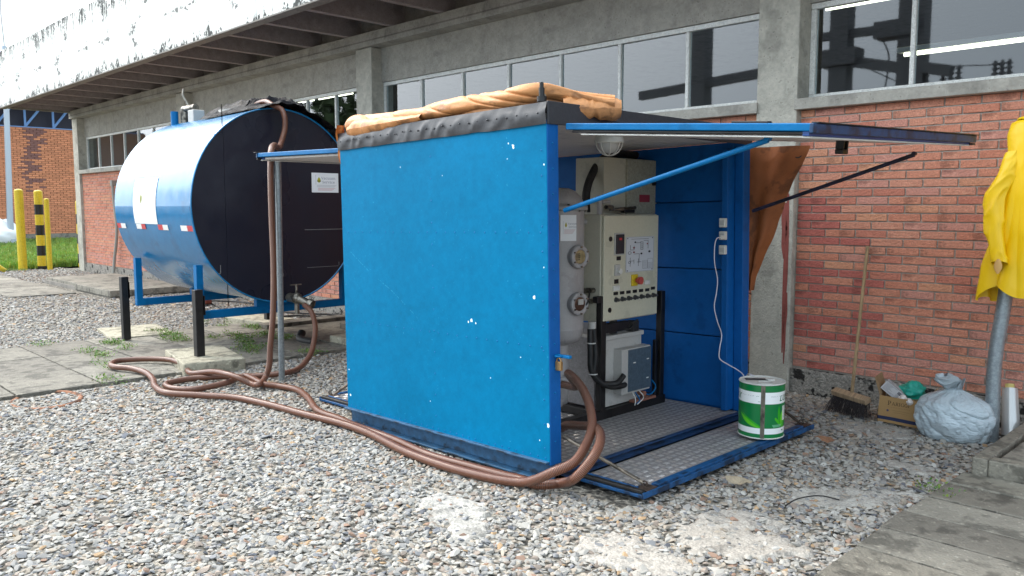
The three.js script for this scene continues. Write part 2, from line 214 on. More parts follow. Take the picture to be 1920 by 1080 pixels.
// lawn beyond the yard
const lawnEdge = (z) => -24.45 - 0.33 * (1.6 - z) * 0.6;
{ const s = new THREE.Shape(); s.moveTo(-24.3, -10); s.lineTo(-44, -10); s.lineTo(-44, 14); s.lineTo(-24.3, 14); const g = new THREE.ShapeGeometry(s).rotateX(Math.PI / 2); const p = g.attributes.position; for (let i = 0; i < p.count; i++) p.setXYZ(i, p.getX(i), 0.012, p.getZ(i) ); g.computeVertexNormals(); const n = g.attributes.normal; for (let i = 0; i < n.count; i++) n.setXYZ(i, 0, 1, 0); struct('lawn', uvBox(g), M(lin(0.10, 0.15, 0.035), { map: scuffT, roughness: 0.95 }), true);
  const q = rng(9), bl = []; for (let i = 0; i < 5; i++) { const a = q() * 6.28, t = (q() - 0.5) * 1.2; bl.push(new THREE.PlaneGeometry(0.02, 0.2, 1, 2).translate(0, 0.1, 0).rotateX(t).rotateY(a).translate((q() - 0.5) * 0.16, 0, (q() - 0.5) * 0.16)); }
  const im = shadow(new THREE.InstancedMesh(mergeGeometries(bl.map(clean)), M(lin(1, 1, 1), { roughness: 0.8, side: THREE.DoubleSide, transmission: 0.25, thickness: 0 }), 15000)), o = new THREE.Object3D(), c = new THREE.Color();
  for (let i = 0; i < 15000; i++) { const z = -7.5 + q() * 12, t = q(); o.position.set(lawnEdge(z) - 18.8 * t * t * 0.9 - 18.8 * t * 0.1, 0, z); o.rotation.y = q() * 6.28; o.scale.setScalar(0.5 + q() * 0.75); o.updateMatrix(); im.setMatrixAt(i, o.matrix); const w = f3(o.position.x * 0.7, 0, z * 0.7); c.setRGB(0.17 + 0.24 * w * q(), 0.27 + 0.16 * w, 0.05); im.setColorAt(i, c); }
  im.name = 'grass'; im.userData = { kind: 'stuff', label: 'bright green grass between the bollards and the far brick hall', category: 'grass' }; scene.add(im); }

// ---------------------------------------------------------------- paved strips
const slabVar = [[0.33, 0.315, 0.29], [0.285, 0.27, 0.245], [0.38, 0.365, 0.335], [0.25, 0.235, 0.215], [0.31, 0.29, 0.265]].map((c) => M(lin(...c), { map: slabT, bump: bumpT, bs: 0.006, roughness: 0.86 }));
{ // left strip, running out from the wall beneath the tank
  const p = struct('paved_strip', B(-10.80, -8.0, -0.06, -0.004, 0.9, 9.4), concDark);
  const xs = [-10.80, -9.88, -8.94, -8.0]; for (let r = 0; r < 12; r++) for (let c = 0; c < 3; c++) { const z = 0.9 + r * 0.70 + (c % 2) * 0.0, q = (R() - 0.5) * 0.008; part('paving_slab', RB(xs[c] + 0.008, xs[c + 1] - 0.008, -0.02, 0.030 + q, z + 0.008, z + 0.692, 0.006), slabVar[(r * 2 + c * 3 + (R() * 3 | 0)) % 5], p); } }
{ // right strip of cast planks
  const p = struct('plank_path', B(-1.50, 2.4, -0.06, -0.004, 1.80, 8.2), concDark); let z = 1.80;
  for (let r = 0; r < 20; r++) { const w = 0.315; for (let c = 0; c < 2; c++) part('paving_plank', RB(c ? 0.56 : -1.54 + (R() - 0.5) * 0.03, c ? 2.4 : 0.545, -0.02, 0.045 + (R() - 0.5) * 0.01, z + 0.006, z + w - 0.006, 0.007), slabVar[[1, 2, 3, 0, 1, 3, 4][(r + c * 3) % 7]], p); z += w; } }
{ // raised trench kerb and covers by the wall, right
  const p = struct('trench_kerb', [RB(-1.49, -1.40, -0.05, 0.150, 0.12, 1.52, 0.012), RB(-1.40, 2.4, -0.05, 0.150, 1.42, 1.52, 0.012), B(-1.40, 2.4, -0.05, 0.06, 0.12, 1.42)], slabM);
  for (let i = 0; i < 3; i++) part('trench_cover', RB(-1.37 + i * 0.62, -0.77 + i * 0.62, 0.05, 0.140, 0.14, 1.395, 0.01), slabVar[2], p);
  struct('kerb_step', RB(-1.53, 2.4, -0.05, 0.052, 1.53, 1.79, 0.012), slabM); }
{ // concrete chamber covers at the far left and the block under the tank outlet
  const p = struct('chamber_base', B(-19.9, -15.75, -0.05, 0.075, 0.05, 1.75), concDark);
  for (const [a, b, c, d] of [[-19.85, -17.75, 0.3, 1.72], [-17.72, -15.7, 0.3, 1.78]]) part('cover_slab', RB(a, b, 0.02, 0.14, c, d, 0.015), slabVar[2], p);
  const w = struct('far_path', B(-23.6, -16.9, -0.05, -0.004, 1.95, 3.1), concDark);
  for (let i = 0; i < 7; i++) part('paving_slab', RB(-23.6 + i * 0.95, -22.67 + i * 0.95, -0.02, 0.03, 1.97, 3.08, 0.01), slabVar[i % 3], w);
  struct('valve_chamber', [RB(-10.15, -7.6, -0.05, 0.13, 0.25, 0.42, 0.01), RB(-10.2, -9.95, -0.05, 0.10, 0.42, 1.7, 0.01), RB(-9.94, -7.7, -0.05, 0.05, 0.43, 1.68, 0.01), RB(-9.3, -7.5, 0.05, 0.13, 0.5, 1.0, 0.01)], slabDark);
  struct('path_edge', RB(-26.1, -24.35, -0.05, 0.06, -1.6, -0.5, 0.01), slabM); }

// ---------------------------------------------------------------- the brick hall beside the yard
const concPale = M(lin(0.60, 0.59, 0.54), { map: concreteT, bump: bumpT, bs: 0.004, roughness: 0.9 });
const hall = thing('brick_hall', 'long hall of red brick and grey concrete with a window strip under a deep eave', 'building', [-10, 0, 0]);
const CX = [-22.99, -16.40, -10.01, -3.615, 2.78], CW = 0.195, WF = -0.17;
const brickG = Array.from({ length: 7 }, (_, k) => { const w = 0.246, h = 0.058, d = 0.05, c = 0.004, g = uvBox(new RoundedBoxGeometry(w, h, d, 1, c)); const uv = g.attributes.uv; for (let i = 0; i < uv.count; i++) uv.setXY(i, uv.getX(i) + k * 0.137, uv.getY(i) + k * 0.211); return g; });
const CO = 0.0690, BL0 = 0.2605;
const stainAt = (x, y) => { const s = (x0, w, y0, y1, lean) => y > y0 && y < y1 && Math.abs(x - x0 - (y - y0) * lean) < w; return s(-3.30, 0.16, 0.2, 1.75, 0.0) || s(-2.80, 0.13, 0.45, 1.35, -0.12) || s(-2.98, 0.1, 0.9, 1.3, 0); };
function bricksOf(x0, x1, y0, rows, parent, individually) {
  const list = []; for (let r = 0; r < rows; r++) { const sh = r % 2 ? 0 : -0.13; for (let x = x0 + sh; x < x1; x += BL0) { const a = Math.max(x, x0), b = Math.min(x + BL0 - 0.012, x1); if (b - a > 0.05) list.push([a, b, y0 + r * CO]); } }
  const singles = new Set(); if (individually) [...list.keys()].filter((i) => list[i][0] > -3.45).sort((i, j) => list[i][0] - list[j][0]).slice(0, 298).forEach((i) => singles.add(i));
  const rest = [];
  list.forEach(([a, b, y], i) => { const k = Math.floor(R() * 7), cx = (a + b) / 2, pr = (R() - 0.5) * 0.004, st = stainAt(cx, y); let mi = Math.floor(R() * 7); if (R() < 0.08) mi = 7; if (st && R() < 0.75) mi = 8; if (y < 0.45 && R() < 0.5) mi = 6;
    if (singles.has(i)) { const m = shadow(new THREE.Mesh(brickG[k], brickM[mi])); m.name = 'brick'; m.scale.x = (b - a) / 0.246; m.position.set(cx - parent.off.x, y + 0.029 - parent.off.y, -0.025 + pr - parent.off.z); m.rotation.set((R() - 0.5) * 0.006, (R() - 0.5) * 0.008, (R() - 0.5) * 0.008); parent.add(m); }
    else { const g = clean(brickG[k].clone()); g.scale((b - a) / 0.246, 1, 1); g.translate(cx, y + 0.029, -0.025 + pr); const c = brickM[mi].color, col = new Float32Array(g.attributes.position.count * 3); for (let q = 0; q < col.length; q += 3) { col[q] = c.r; col[q + 1] = c.g; col[q + 2] = c.b; } g.setAttribute('color', new THREE.BufferAttribute(col, 3)); rest.push(g); } });
  if (rest.length) { const m = part('bricks', rest, brickV, parent, true); m.userData.kind = 'stuff'; }
}
for (let b = 0; b < 4; b++) {
  const x0 = CX[b] + CW, x1 = CX[b + 1] - CW;
  const w = part('brick_wall', [B(x0, x1, 0, 2.50, -0.25, -0.012)], mortar, hall);
  bricksOf(x0 + 0.012, x1 - 0.012, 0.235, 33, w, b === 3);
  part('footing', RB(x0, x1, -0.08, 0.222, -0.2, 0.035, 0.012), concRough, hall);
  part('window_sill', RB(x0 - 0.02, x1 + 0.02, 2.503, 2.60, -0.26, 0.085, 0.008), conc, hall);
  part('lintel', B(x0, x1, 3.44, 3.92, -0.3, -0.115), conc, hall);
  const y0 = 2.603, y1 = 3.437, n = 7, fw = 0.05, px = (x1 - x0 - fw) / n;
  const f = part('window', [RB(x0 + 0.002, x1 - 0.002, y0, y0 + fw, WF - 0.03, WF + 0.03, 0.006), RB(x0 + 0.002, x1 - 0.002, y1 - fw, y1, WF - 0.03, WF + 0.03, 0.006), RB(x0 + 0.002, x0 + fw, y0 + fw, y1 - fw, WF - 0.028, WF + 0.028, 0.006), RB(x1 - fw, x1 - 0.002, y0 + fw, y1 - fw, WF - 0.028, WF + 0.028, 0.006)], alu, hall);
  for (let i = 1; i < n; i++) part('mullion', RB(x0 + i * px, x0 + i * px + fw * 0.75, y0 + fw, y1 - fw, WF - 0.028, WF + 0.028, 0.006), alu, f);
  for (let i = 0; i < n; i++) { const g = new THREE.PlaneGeometry(px - fw * 0.7, y1 - y0 - 2 * fw).rotateY((R() - 0.5) * 0.006).rotateX((R() - 0.5) * 0.006).translate(x0 + (i + 0.5) * px + fw * 0.4, (y0 + y1) / 2, WF); part('pane', g, glass, f); }
}
for (let c = 0; c < 5; c++) part('column', [RB(CX[c] - CW, CX[c] + CW, -0.08, 3.915, -0.32, 0.06, 0.012)], concPale, hall);
{ // spray-painted red run on the near column, a stain with an outline of its own
  const strip = (x0, y0, y1, w, seed) => surf(6, 40, (u, v) => { const y = lerp(y1, y0, v), e = (n3(seed, v * 4, 2) - 0.5) * 0.02, ww = w * (0.35 + 0.65 * Math.sin(Math.PI * clamp(v * 0.9 + 0.1)) ) * (0.8 + 0.35 * n3(seed + 4, v * 4, 1)); return [x0 + e + (u - 0.5) * ww, y, 0.0625, x0 + u * w, y]; });
  const m = part('paint_stain', [strip(-3.475, 0.35, 1.78, 0.045, 1), strip(-3.50, 1.2, 1.7, 0.05, 9), strip(-3.46, 0.25, 0.9, 0.03, 5)], M(lin(0.36, 0.10, 0.085), { roughness: 0.9, map: concreteT, side: THREE.DoubleSide }), hall, true); }
const GX0 = -23.25, GX1 = 3.6;
part('girder', [B(GX0, GX1, 3.922, 4.11, -0.35, 0.105)], conc, hall);
part('girder', [B(GX0, GX1, 3.985, 4.004, 0.104, 0.109)], concDark, hall);
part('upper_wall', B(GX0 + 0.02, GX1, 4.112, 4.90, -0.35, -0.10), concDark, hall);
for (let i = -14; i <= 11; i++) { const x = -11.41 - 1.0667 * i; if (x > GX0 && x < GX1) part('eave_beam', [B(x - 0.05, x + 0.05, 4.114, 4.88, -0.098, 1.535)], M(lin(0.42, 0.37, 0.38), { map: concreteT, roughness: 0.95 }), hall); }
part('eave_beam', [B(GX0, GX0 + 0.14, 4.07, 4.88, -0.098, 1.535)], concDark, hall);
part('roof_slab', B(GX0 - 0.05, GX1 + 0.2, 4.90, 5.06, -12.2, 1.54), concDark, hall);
{ let x = GX0 - 0.08, k = 0; while (x < GX1) { const L = 6.6, g = RB(x + 0.004, x + L - 0.004, 4.085, 5.40, 1.54, 1.63, 0.01); const m = part('fascia_panel', uvBox(g), M(lin(0.80, 0.80, 0.78), { map: fasciaT, roughness: 0.85 }), hall, true); const uv = m.geometry.attributes.uv, p = m.geometry.attributes.position; for (let i = 0; i < uv.count; i++) uv.setXY(i, (p.getX(i) - 10 - x) / L * 1.0 + k * 0.37, (p.getY(i) - 4.085) / 1.315); x += L; k++; }
  part('drip_edge', RB(GX0 - 0.08, GX1, 4.06, 4.083, 1.50, 1.65, 0.006), concDark, hall); }
part('interior_wall', [B(GX0, GX1, -0.05, 4.9, -12.2, -12.0), B(GX0 - 0.001, GX0 + 0.2, -0.05, 4.9, -12.0, -0.33), B(GX1 - 0.2, GX1, -0.05, 4.9, -12, -0.36)], M(lin(0.32, 0.32, 0.32), { roughness: 0.95 }), hall);
part('interior_floor', B(GX0, GX1, -0.1, 0.02, -12, -0.26), M(lin(0.10, 0.10, 0.10), { roughness: 0.9 }), hall);
part('conduit', [tube([[-20.32, 2.2, 0.09], [-20.3, 1.9, 0.09], [-20.25, 1.6, 0.09], [-20.18, 1.2, 0.09], [-20.28, 0.8, 0.09], [-20.42, 0.4, 0.10], [-20.45, 0.1, 0.12]], 0.035, 10), RB(-20.38, -20.26, 2.16, 2.28, 0.01, 0.13)], M(lin(0.30, 0.30, 0.27), { roughness: 0.6 }), hall);
// strip lamps hanging in the hall, lit
const tubeG = { housing: RB(-0.66, 0.66, 0.02, 0.07, -0.06, 0.06, 0.008), lit: cyl(0, 0.0, 0, 0.019, 1.2, 'x', 10) };
[[-2.70, 3.22, -2, 'yellowish strip lamp behind the right window pane of the nearest window'], [-3.55, 3.82, -2, 'white strip lamp at the top of the left pane of the nearest window'], [-14.0, 3.82, -2, 'strip lamp glowing behind the window over the black tank end'], [-15.4, 3.82, -2, 'strip lamp glowing behind the window farther left over the tank']].forEach(([x, y, z, label]) => {
  const t = thing('strip_lamp', label, 'lamp', [x, y, z], 'strip lamps in the hall'); t.off = V(0, 0, 0);
  part('housing', tubeG.housing.clone(), white, t); part('lamp_tube', tubeG.lit.clone(), M(lin(0.9, 0.9, 0.8), { emissive: lin(1, 0.95, 0.70), emissiveIntensity: 2.2 }), t);
  part('hanger', [rod([-0.5, 0.07, 0], [-0.5, 4.88 - y, 0], 0.006, 6), rod([0.5, 0.07, 0], [0.5, 4.88 - y, 0], 0.006, 6)], black, t);
  const l = new THREE.RectAreaLight(new THREE.Color(1, 0.95, 0.7), 2.2, 1.2, 0.04); l.position.set(0, -0.022, 0); l.rotation.x = -Math.PI / 2; t.add(l); });

// ---------------------------------------------------------------- the far hall, lamp post, bollards
{ const xf = -43.5, t = thing('far_brick_hall', 'orange brick hall with blue roof trusses beyond the lawn', 'building', [xf - 6, 0, -5]);
  part('wall', B(xf - 10, xf - 0.06, 0.3, 5.38, -30, 9), M(lin(0.40, 0.22, 0.14), { map: grainT, roughness: 0.95 }), t);
  part('footing', B(xf - 10, xf + 0.02, -0.05, 0.40, -30, 9.02), slabM, t);
  const gs = [], q = rng(15), W = 0.29, H = 0.09; for (let r = 0; r < 55; r++) for (let z = -9.6 + (r % 2 ? W / 2 : 0); z < 0.4; z += W) { const g = B(xf - 0.08, xf - 0.006 * q(), 0.405 + r * H, 0.405 + r * H + H - 0.017, z, z + W - 0.022), y = 0.4 + r * H; const d = Math.abs(z + 4.35 - (y < 3.6 ? 0.1 : 0) + (n3(y * 1.3, 3, 1) - 0.5) * 0.3); const st = y > 2.0 && q() < 0.85 * Math.exp(-((d / 0.36) ** 2)) * sm(1.8, 3.4, y); const v = 0.82 + q() * 0.32, c = st ? [0.26, 0.125, 0.105] : [0.70 * v, 0.28 * v, 0.14 * v]; const n = 36, col = new Float32Array(n * 3); const ng = clean(uvBox(g)); const cc = new Float32Array(ng.attributes.position.count * 3); for (let i = 0; i < cc.length; i += 3) cc.set(c, i); ng.setAttribute('color', new THREE.BufferAttribute(cc, 3)); gs.push(ng); }
  part('bricks', gs, M(lin(1, 1, 1), { vertexColors: true, roughness: 0.9 }), t, true).userData.kind = 'stuff';
  part('dark_clerestory', B(xf - 10, xf - 0.7, 5.38, 6.75, -30, 9), M(lin(0.03, 0.03, 0.05), { roughness: 0.6 }), t);
  part('roof', B(xf - 11, xf + 1.2, 6.75, 7.0, -31, 10), concDark, t);
  const tb = M(lin(0.16, 0.32, 0.62), { roughness: 0.5 });
  for (let z = -22; z < 8; z += 1.2) { part('truss_brace', [bar([xf - 0.3, 5.42, z], [xf - 0.3, 6.74, z], 0.09), bar([xf - 0.3, 5.45, z], [xf - 0.3, 6.7, z - 0.95], 0.10), ], tb, t); }
  part('truss_chord', [B(xf - 0.35, xf - 0.25, 5.385, 5.44, -30, 9)], tb, t); }
{ const t = thing('street_lamp', 'tall pale grey lamp post in front of the far brick hall', 'street lamp', [-40, 0, -2.6]);
  part('post', [rod([-40, 0, -2.25], [-40, 8.4, -2.45], 0.13, 14, 0.10), cyl(-40, 0.15, -2.25, 0.2, 0.3)], M(lin(0.48, 0.53, 0.58), { roughness: 0.5, metalness: 0.2 }), t);
  part('arm', tube([[-40, 8.35, -2.45], [-39.95, 10.2, -2.4], [-39.9, 11.2, -2.6], [-39.85, 11.42, -3.1]], 0.04, 8), white, t);
  const g = new THREE.SphereGeometry(1, 14, 10).scale(0.22, 0.22, 0.42).translate(-39.85, 11.42, -3.3); part('lamp_head', [g, B(-40.02, -39.68, 11.40, 11.46, -3.75, -2.9)], M(lin(0.30, 0.31, 0.32), { roughness: 0.5 }), t); }
{ const mk = (x, z, h, r, label, striped, grp) => { const t = thing('bollard', label, 'bollard', [x, 0, z], grp); const N = striped ? 13 : 1;
    if (!striped) part('post', [cyl(x, h / 2, z, r, h, 'y', 18), new THREE.SphereGeometry(r, 16, 6, 0, 6.3, 0, 1.57).scale(1, 0.5, 1).translate(x, h, z)], yellow, t);
    else { const s = 0.278; let y = h, i = 0; part('cap', new THREE.SphereGeometry(r, 16, 6, 0, 6.3, 0, 1.57).scale(1, 0.5, 1).translate(x, h, z), yellow, t); const st = 0.30; let first = true; while (y > 0) { const d = first ? 0.33 : (i % 2 ? 0.27 : 0.275), b = Math.max(0, y - d); part('band', cyl(x, (y + b) / 2, z, r, y - b, 'y', 18), i % 2 ? black : yellow, t); y = b; i++; first = false; } }
    return t; };
  mk(-24.25, 1.11, 2.08, 0.105, 'thick plain yellow bollard at the lawn edge, farthest left', false, 'yellow bollards');
  mk(-24.35, 0.63, 2.06, 0.105, 'black and yellow banded bollard beside the two plain yellow ones', true, 'banded bollards');
  mk(-24.02, 0.53, 1.86, 0.062, 'thin plain yellow post close beside the banded bollard', false, 'yellow bollards');
  mk(-24.5, -0.40, 1.80, 0.09, 'black and yellow banded bollard half hidden by the hall corner column', true, 'banded bollards');
  one('yellow_rail', [rod([-24.1, 0.35, 1.95], [-24.05, 0.02, 1.56], 0.06)], yellow, 'yellow steel rail sloping into the gravel at the left edge', 'rail', [-24.1, 0, 1.7]); }
{ const g = new THREE.SphereGeometry(1, 28, 18); const p = g.attributes.position; for (let i = 0; i < p.count; i++) { const x = p.getX(i), y = p.getY(i), z = p.getZ(i), r = 1 + (f3(x * 2 + 5, y * 2, z * 2) - 0.5) * 0.5; p.setXYZ(i, -40.6 + x * 0.9 * r, Math.max(0, 0.45 + y * 0.72 * r), -1.95 + z * 0.85 * r); } g.computeVertexNormals(); one('white_sack', g, M(lin(0.85, 0.85, 0.84), { roughness: 0.8 }), 'big white sack lying on the lawn near the lamp post', 'sack', [-40.6, 0, -1.95]); }

// ---------------------------------------------------------------- the oil tank
const TY = 1.67, TZ = 2.43, RY = 1.05, RZ = 1.0, TX0 = -10.32, TX1 = -8.15;
const ell = (a, k = 1) => [TY + RY * k * Math.sin(a), TZ + RZ * k * Math.cos(a)];
const tank = thing('oil_tank', 'big blue horizontal cylinder tank with a black end face, carried on blue cradles', 'tank', [-9.2, 0, TZ]);
{ const body = surf(96, 14, (u, v) => { const a = -u * 2 * Math.PI, q = ell(a), x = lerp(TX0, TX1 - 0.004, v); const dent = 0.02 * Math.exp(-(((x + 9.15) / 0.28) ** 2) - ((Math.sin(a) + 0.72) / 0.14) ** 2 * (Math.cos(a) > 0 ? 1 : 50)); return [x, q[0] + dent * Math.sin(a) * -1, q[1] - dent, x, -a]; });
  part('shell', body, tankBlue, tank, true);
  const lip = surf(96, 4, (u, v) => { const a = -u * 2 * Math.PI, q = ell(a, [1.0, 1.006, 1.006, 0.996, 0.990][Math.round(v * 4)]); return [TX1 + [-0.03, -0.028, 0.004, 0.006, -0.004][Math.round(v * 4)], q[0], q[1]]; }); part('rim', lip, tankBlue, tank);
  const poly = (z0, z1, y0, y1) => { const s = new THREE.Shape(); let first = true; for (let i = 0; i < 160; i++) { const [y, z] = ell(i / 160 * 2 * Math.PI, 0.993), a = clamp(z, z0, z1), b = clamp(y, y0, y1); first ? s.moveTo(-a, b) : s.lineTo(-a, b); first = false; } return new THREE.ExtrudeGeometry(s, { depth: 0.02, bevelEnabled: false }).rotateY(Math.PI / 2).translate(TX1 - 0.026, 0, 0); };
  const ZS = 3.065; part('end_plate', poly(-9, ZS - 0.001, -9, 9), tankBlack, tank); part('end_plate', poly(ZS + 0.002, 9, -9, 2.407), tankBlack, tank); part('end_plate', poly(ZS + 0.002, 9, 2.410, 9), tankBlack, tank);
  part('end_plate', surf(48, 1, (u, v) => { const q = ell(u * 2 * Math.PI, v * 0.99); return [TX0 + 0.02, q[0], q[1]]; }), tankBlack, tank);
  part('seam_backing', poly(-9, 9, -9, 9).translate(-0.012, 0, 0), black, tank);
  // painted scuffs on the end face
  part('scuff', [B(TX1 - 0.0055, TX1 - 0.0045, 1.405, 1.411, 1.62, 2.15), B(TX1 - 0.0055, TX1 - 0.0045, 0.98, 0.984, 1.72, 2.13), B(TX1 - 0.0055, TX1 - 0.0045, 0.99, 1.03, 1.712, 1.717), B(TX1 - 0.0055, TX1 - 0.0045, 0.98, 1.06, 3.14, 3.146), B(TX1 - 0.0055, TX1 - 0.0045, 0.97, 0.976, 3.14, 3.19)], M(lin(0.22, 0.22, 0.22), { roughness: 0.7 }), tank);
  for (const x of [-8.33, -10.02]) { part('cradle', [B(x - 0.035, x + 0.035, 0.50, 1.06, TZ + 0.84, TZ + 0.91), B(x - 0.035, x + 0.035, 0.50, 1.06, TZ - 0.91, TZ - 0.84), RB(x - 0.037, x + 0.037, 0.49, 0.575, TZ - 0.912, TZ + 0.912, 0.008), B(x - 0.03, x + 0.03, 0.575, 0.66, TZ - 0.25, TZ + 0.25)], blue, tank); }
  for (const [x, z, y0] of [[-8.22, 3.37, 0.12], [-10.4, 3.34, 0.04], [-8.22, 1.42, 0.12], [-10.45, 1.42, 0.08]]) part('leg', [RB(x - 0.043, x + 0.043, y0, 0.815, z - 0.043, z + 0.043, 0.006), B(x - 0.045, x + 0.045, 0.55, 0.75, z < TZ ? z + 0.05 : TZ + 0.88, z < TZ ? TZ - 0.88 : z - 0.05)], black, tank);
  const patch = (x0, x1, a0, a1, k) => surf(6, 14, (u, v) => { const q = ell(lerp(a1, a0, v), 1 + k); return [lerp(x0, x1, u), q[0], q[1]]; });
  const A = (y) => Math.asin((y - TY) / RY);
  const paper = canvasTex(256, 256, (c, w, h) => { c.fillStyle = '#f1f1ef'; c.fillRect(0, 0, w, h); c.fillStyle = '#b03a3a'; c.font = 'bold 26px sans-serif'; c.save(); c.translate(92, 150); c.fillStyle = '#8a8f46'; c.beginPath(); c.moveTo(0, -40); c.quadraticCurveTo(26, 0, 0, 14); c.quadraticCurveTo(-26, 0, 0, -40); c.fill(); c.restore(); c.fillStyle = '#d9b9b6'; c.fillRect(118, 158, 110, 4); for (let i = 0; i < 4; i++) { c.fillStyle = '#dddcda'; c.fillRect(118, 176 + i * 14, 100, 3); } });
  part('paper_sign', patch(-9.72, -9.06, A(1.475), A(1.98), 0.004), M(lin(0.9, 0.9, 0.9), { map: paper, roughness: 0.6 }), tank, true, 'white paper sheet on the tank side');
  const red = M(lin(0.55, 0.05, 0.06), { roughness: 0.3 }), wt = M(lin(0.80, 0.80, 0.78), { roughness: 0.3 });
  for (const [xa, xb, xc] of [[-10.31, -10.19, -10.04], [-9.43, -9.55, -9.70], [-9.07, -8.94, -8.80], [-8.17, -8.31, -8.47]]) { const y0 = 1.415, y1 = 1.472; part('reflective_strip', patch(Math.min(xa, xb), Math.max(xa, xb), A(y0), A(y1), 0.005), red, tank); part('reflective_strip', patch(Math.min(xb, xc), Math.max(xb, xc), A(y0), A(y1), 0.005), wt, tank); }
  // filler gear on the crown
  part('filler_valve', [cyl(-10.13, 2.72, 2.62, 0.05, 0.28), cyl(-9.98, 2.86, 2.62, 0.04, 0.35, 'x'), rod([-10.0, 2.88, 2.62], [-10.08, 3.02, 2.66], 0.016), rod([-10.08, 3.02, 2.66], [-10.1, 3.10, 2.64], 0.012)], steel, tank); part('stub_pipe', cyl(-10.2, 2.66, 2.72, 0.045, 0.34), blue, tank);
  part('manhole', cyl(-9.0, 2.72, 2.43, 0.26, 0.08, 'y', 28), cabGrey, tank); part('level_gauge_box', RB(-9.86, -9.70, 2.66, 2.82, 2.56, 2.70, 0.008), cabGrey, tank);
  part('outlet_valve', [cyl(-8.06, 0.665, 2.37, 0.05, 0.16, 'x'), new THREE.SphereGeometry(0.062, 14, 10).translate(-8.0, 0.665, 2.36), cyl(-8.0, 0.76, 2.36, 0.014, 0.12), cyl(-8.0, 0.55, 2.36, 0.026, 0.12), bar([-8.0, 0.815, 2.30], [-8.0, 0.815, 2.43], 0.02, 0.012), rod([-7.99, 0.665, 2.36], [-7.83, 0.60, 2.28], 0.045, 14), rod([-7.86, 0.612, 2.295], [-7.82, 0.595, 2.275], 0.058, 14)], steel, tank); }
const vsign = canvasTex(320, 240, (c, w, h) => { c.fillStyle = '#f4f4f4'; c.fillRect(0, 0, w, h); c.fillStyle = '#77787c'; c.fillRect(48, 26, 2, 120); const g = (x, y, s) => { c.beginPath(); c.moveTo(x, y - s * 1.4); c.quadraticCurveTo(x + s * 1.1, y, x, y + s * 0.7); c.quadraticCurveTo(x - s * 1.1, y, x, y - s * 1.4); c.fill(); }; c.fillStyle = '#b7b32c'; g(86, 98, 34); c.fillStyle = '#5a5d1e'; c.fillRect(62, 96, 48, 10); c.fillStyle = '#8c8f9c'; c.font = '44px serif'; c.fillText('Vacuum', 112, 80); c.fillText('Service', 124, 128); c.fillStyle = '#a6a7ad'; for (let i = 0; i < 3; i++) c.fillRect(60, 148 + i * 11, 236 - i * 12, 3); c.fillStyle = '#c86a6a'; for (let i = 0; i < 3; i++) c.fillRect(72, 186 + i * 12, 210 - i * 18, 3); });
one('notice_sheet', surf(8, 2, (u, v) => [TX1 - 0.001 + 0.004 * Math.sin(u * 5) ** 2, lerp(2.045, 1.825, v), lerp(2.05, 1.705, u), u, 1 - v]), M(lin(0.92, 0.92, 0.92), { map: vsign, roughness: 0.6, side: THREE.DoubleSide }), 'white printed notice sheet stuck on the black tank end', 'notice', [TX1, 1.83, 1.9], true);
// footings under the tank legs
const padM = M(lin(0.60, 0.57, 0.48), { map: slabT, bump: bumpT, bs: 0.006, roughness: 0.9 });
const pad = (x, z, w, d, h, rot, label, cat = 'pad') => one('concrete_pad', RB(-w / 2, w / 2, -0.05, h, -d / 2, d / 2, 0.014).rotateY(rot).translate(x, 0, z), padM, label, cat, [x, 0, z], false, 'concrete pads under the tank legs');
pad(-8.32, 3.28, 0.98, 0.60, 0.125, -0.20, 'pale concrete pad under the near black tank leg, on the paving edge'); pad(-11.05, 3.0, 1.05, 0.75, 0.045, -0.15, 'thin concrete pad under the tank leg farther from the shelter'); pad(-10.7, 1.42, 0.95, 0.5, 0.10, 0.15, 'concrete pad under the tank leg on the hall side'); pad(-8.22, 1.42, 0.5, 0.5, 0.125, 0, 'concrete pad behind the shelter, under the tank leg by the outlet');
// black plastic heaped on the tank crown
{ const g = surf(110, 70, (u, v) => { const x = lerp(-9.32, -8.04, u), a0 = Math.PI / 2 - lerp(-0.80, lerp(0.40, 0.22, u), v); const hem = (n3(u * 6, 2, v * 6) - 0.5) * 0.12; const fold = rid(u * 3.2 + v * 2.0, 5, v * 4.5) ** 3, fold2 = rid(u * 8 + 3, 9, v * 8 - u * 3) ** 2, env = Math.sin(Math.PI * v) ** 0.6 * Math.sin(Math.PI * clamp(u * 0.9 + 0.08)) ** 0.4; const rise = 0.015 + env * (0.025 + 0.10 * fold * (0.5 + n3(u * 4, 1, v * 3)) + 0.045 * fold2) + (u < 0.10 ? 0.12 * (1 - u / 0.10) * Math.exp(-(((v - 0.58) / 0.16) ** 2)) : 0); const k = 1 + rise; return [x + hem * (u < 0.5 ? 1 : -0.5), TY + RY * k * Math.sin(a0), TZ + RZ * k * Math.cos(a0) + 0.03 * (n3(u * 9, v * 9, 4) - 0.5), u * 2, v * 2]; });
  one('plastic_sheet', g, M(lin(0.014, 0.014, 0.017), { roughness: 0.35, specularIntensity: 0.07, bump: crumpleT, bs: 0.006, side: THREE.DoubleSide }), 'crumpled black plastic sheet heaped over the tank crown', 'plastic sheet', [-8.9, 2.7, TZ], true); }
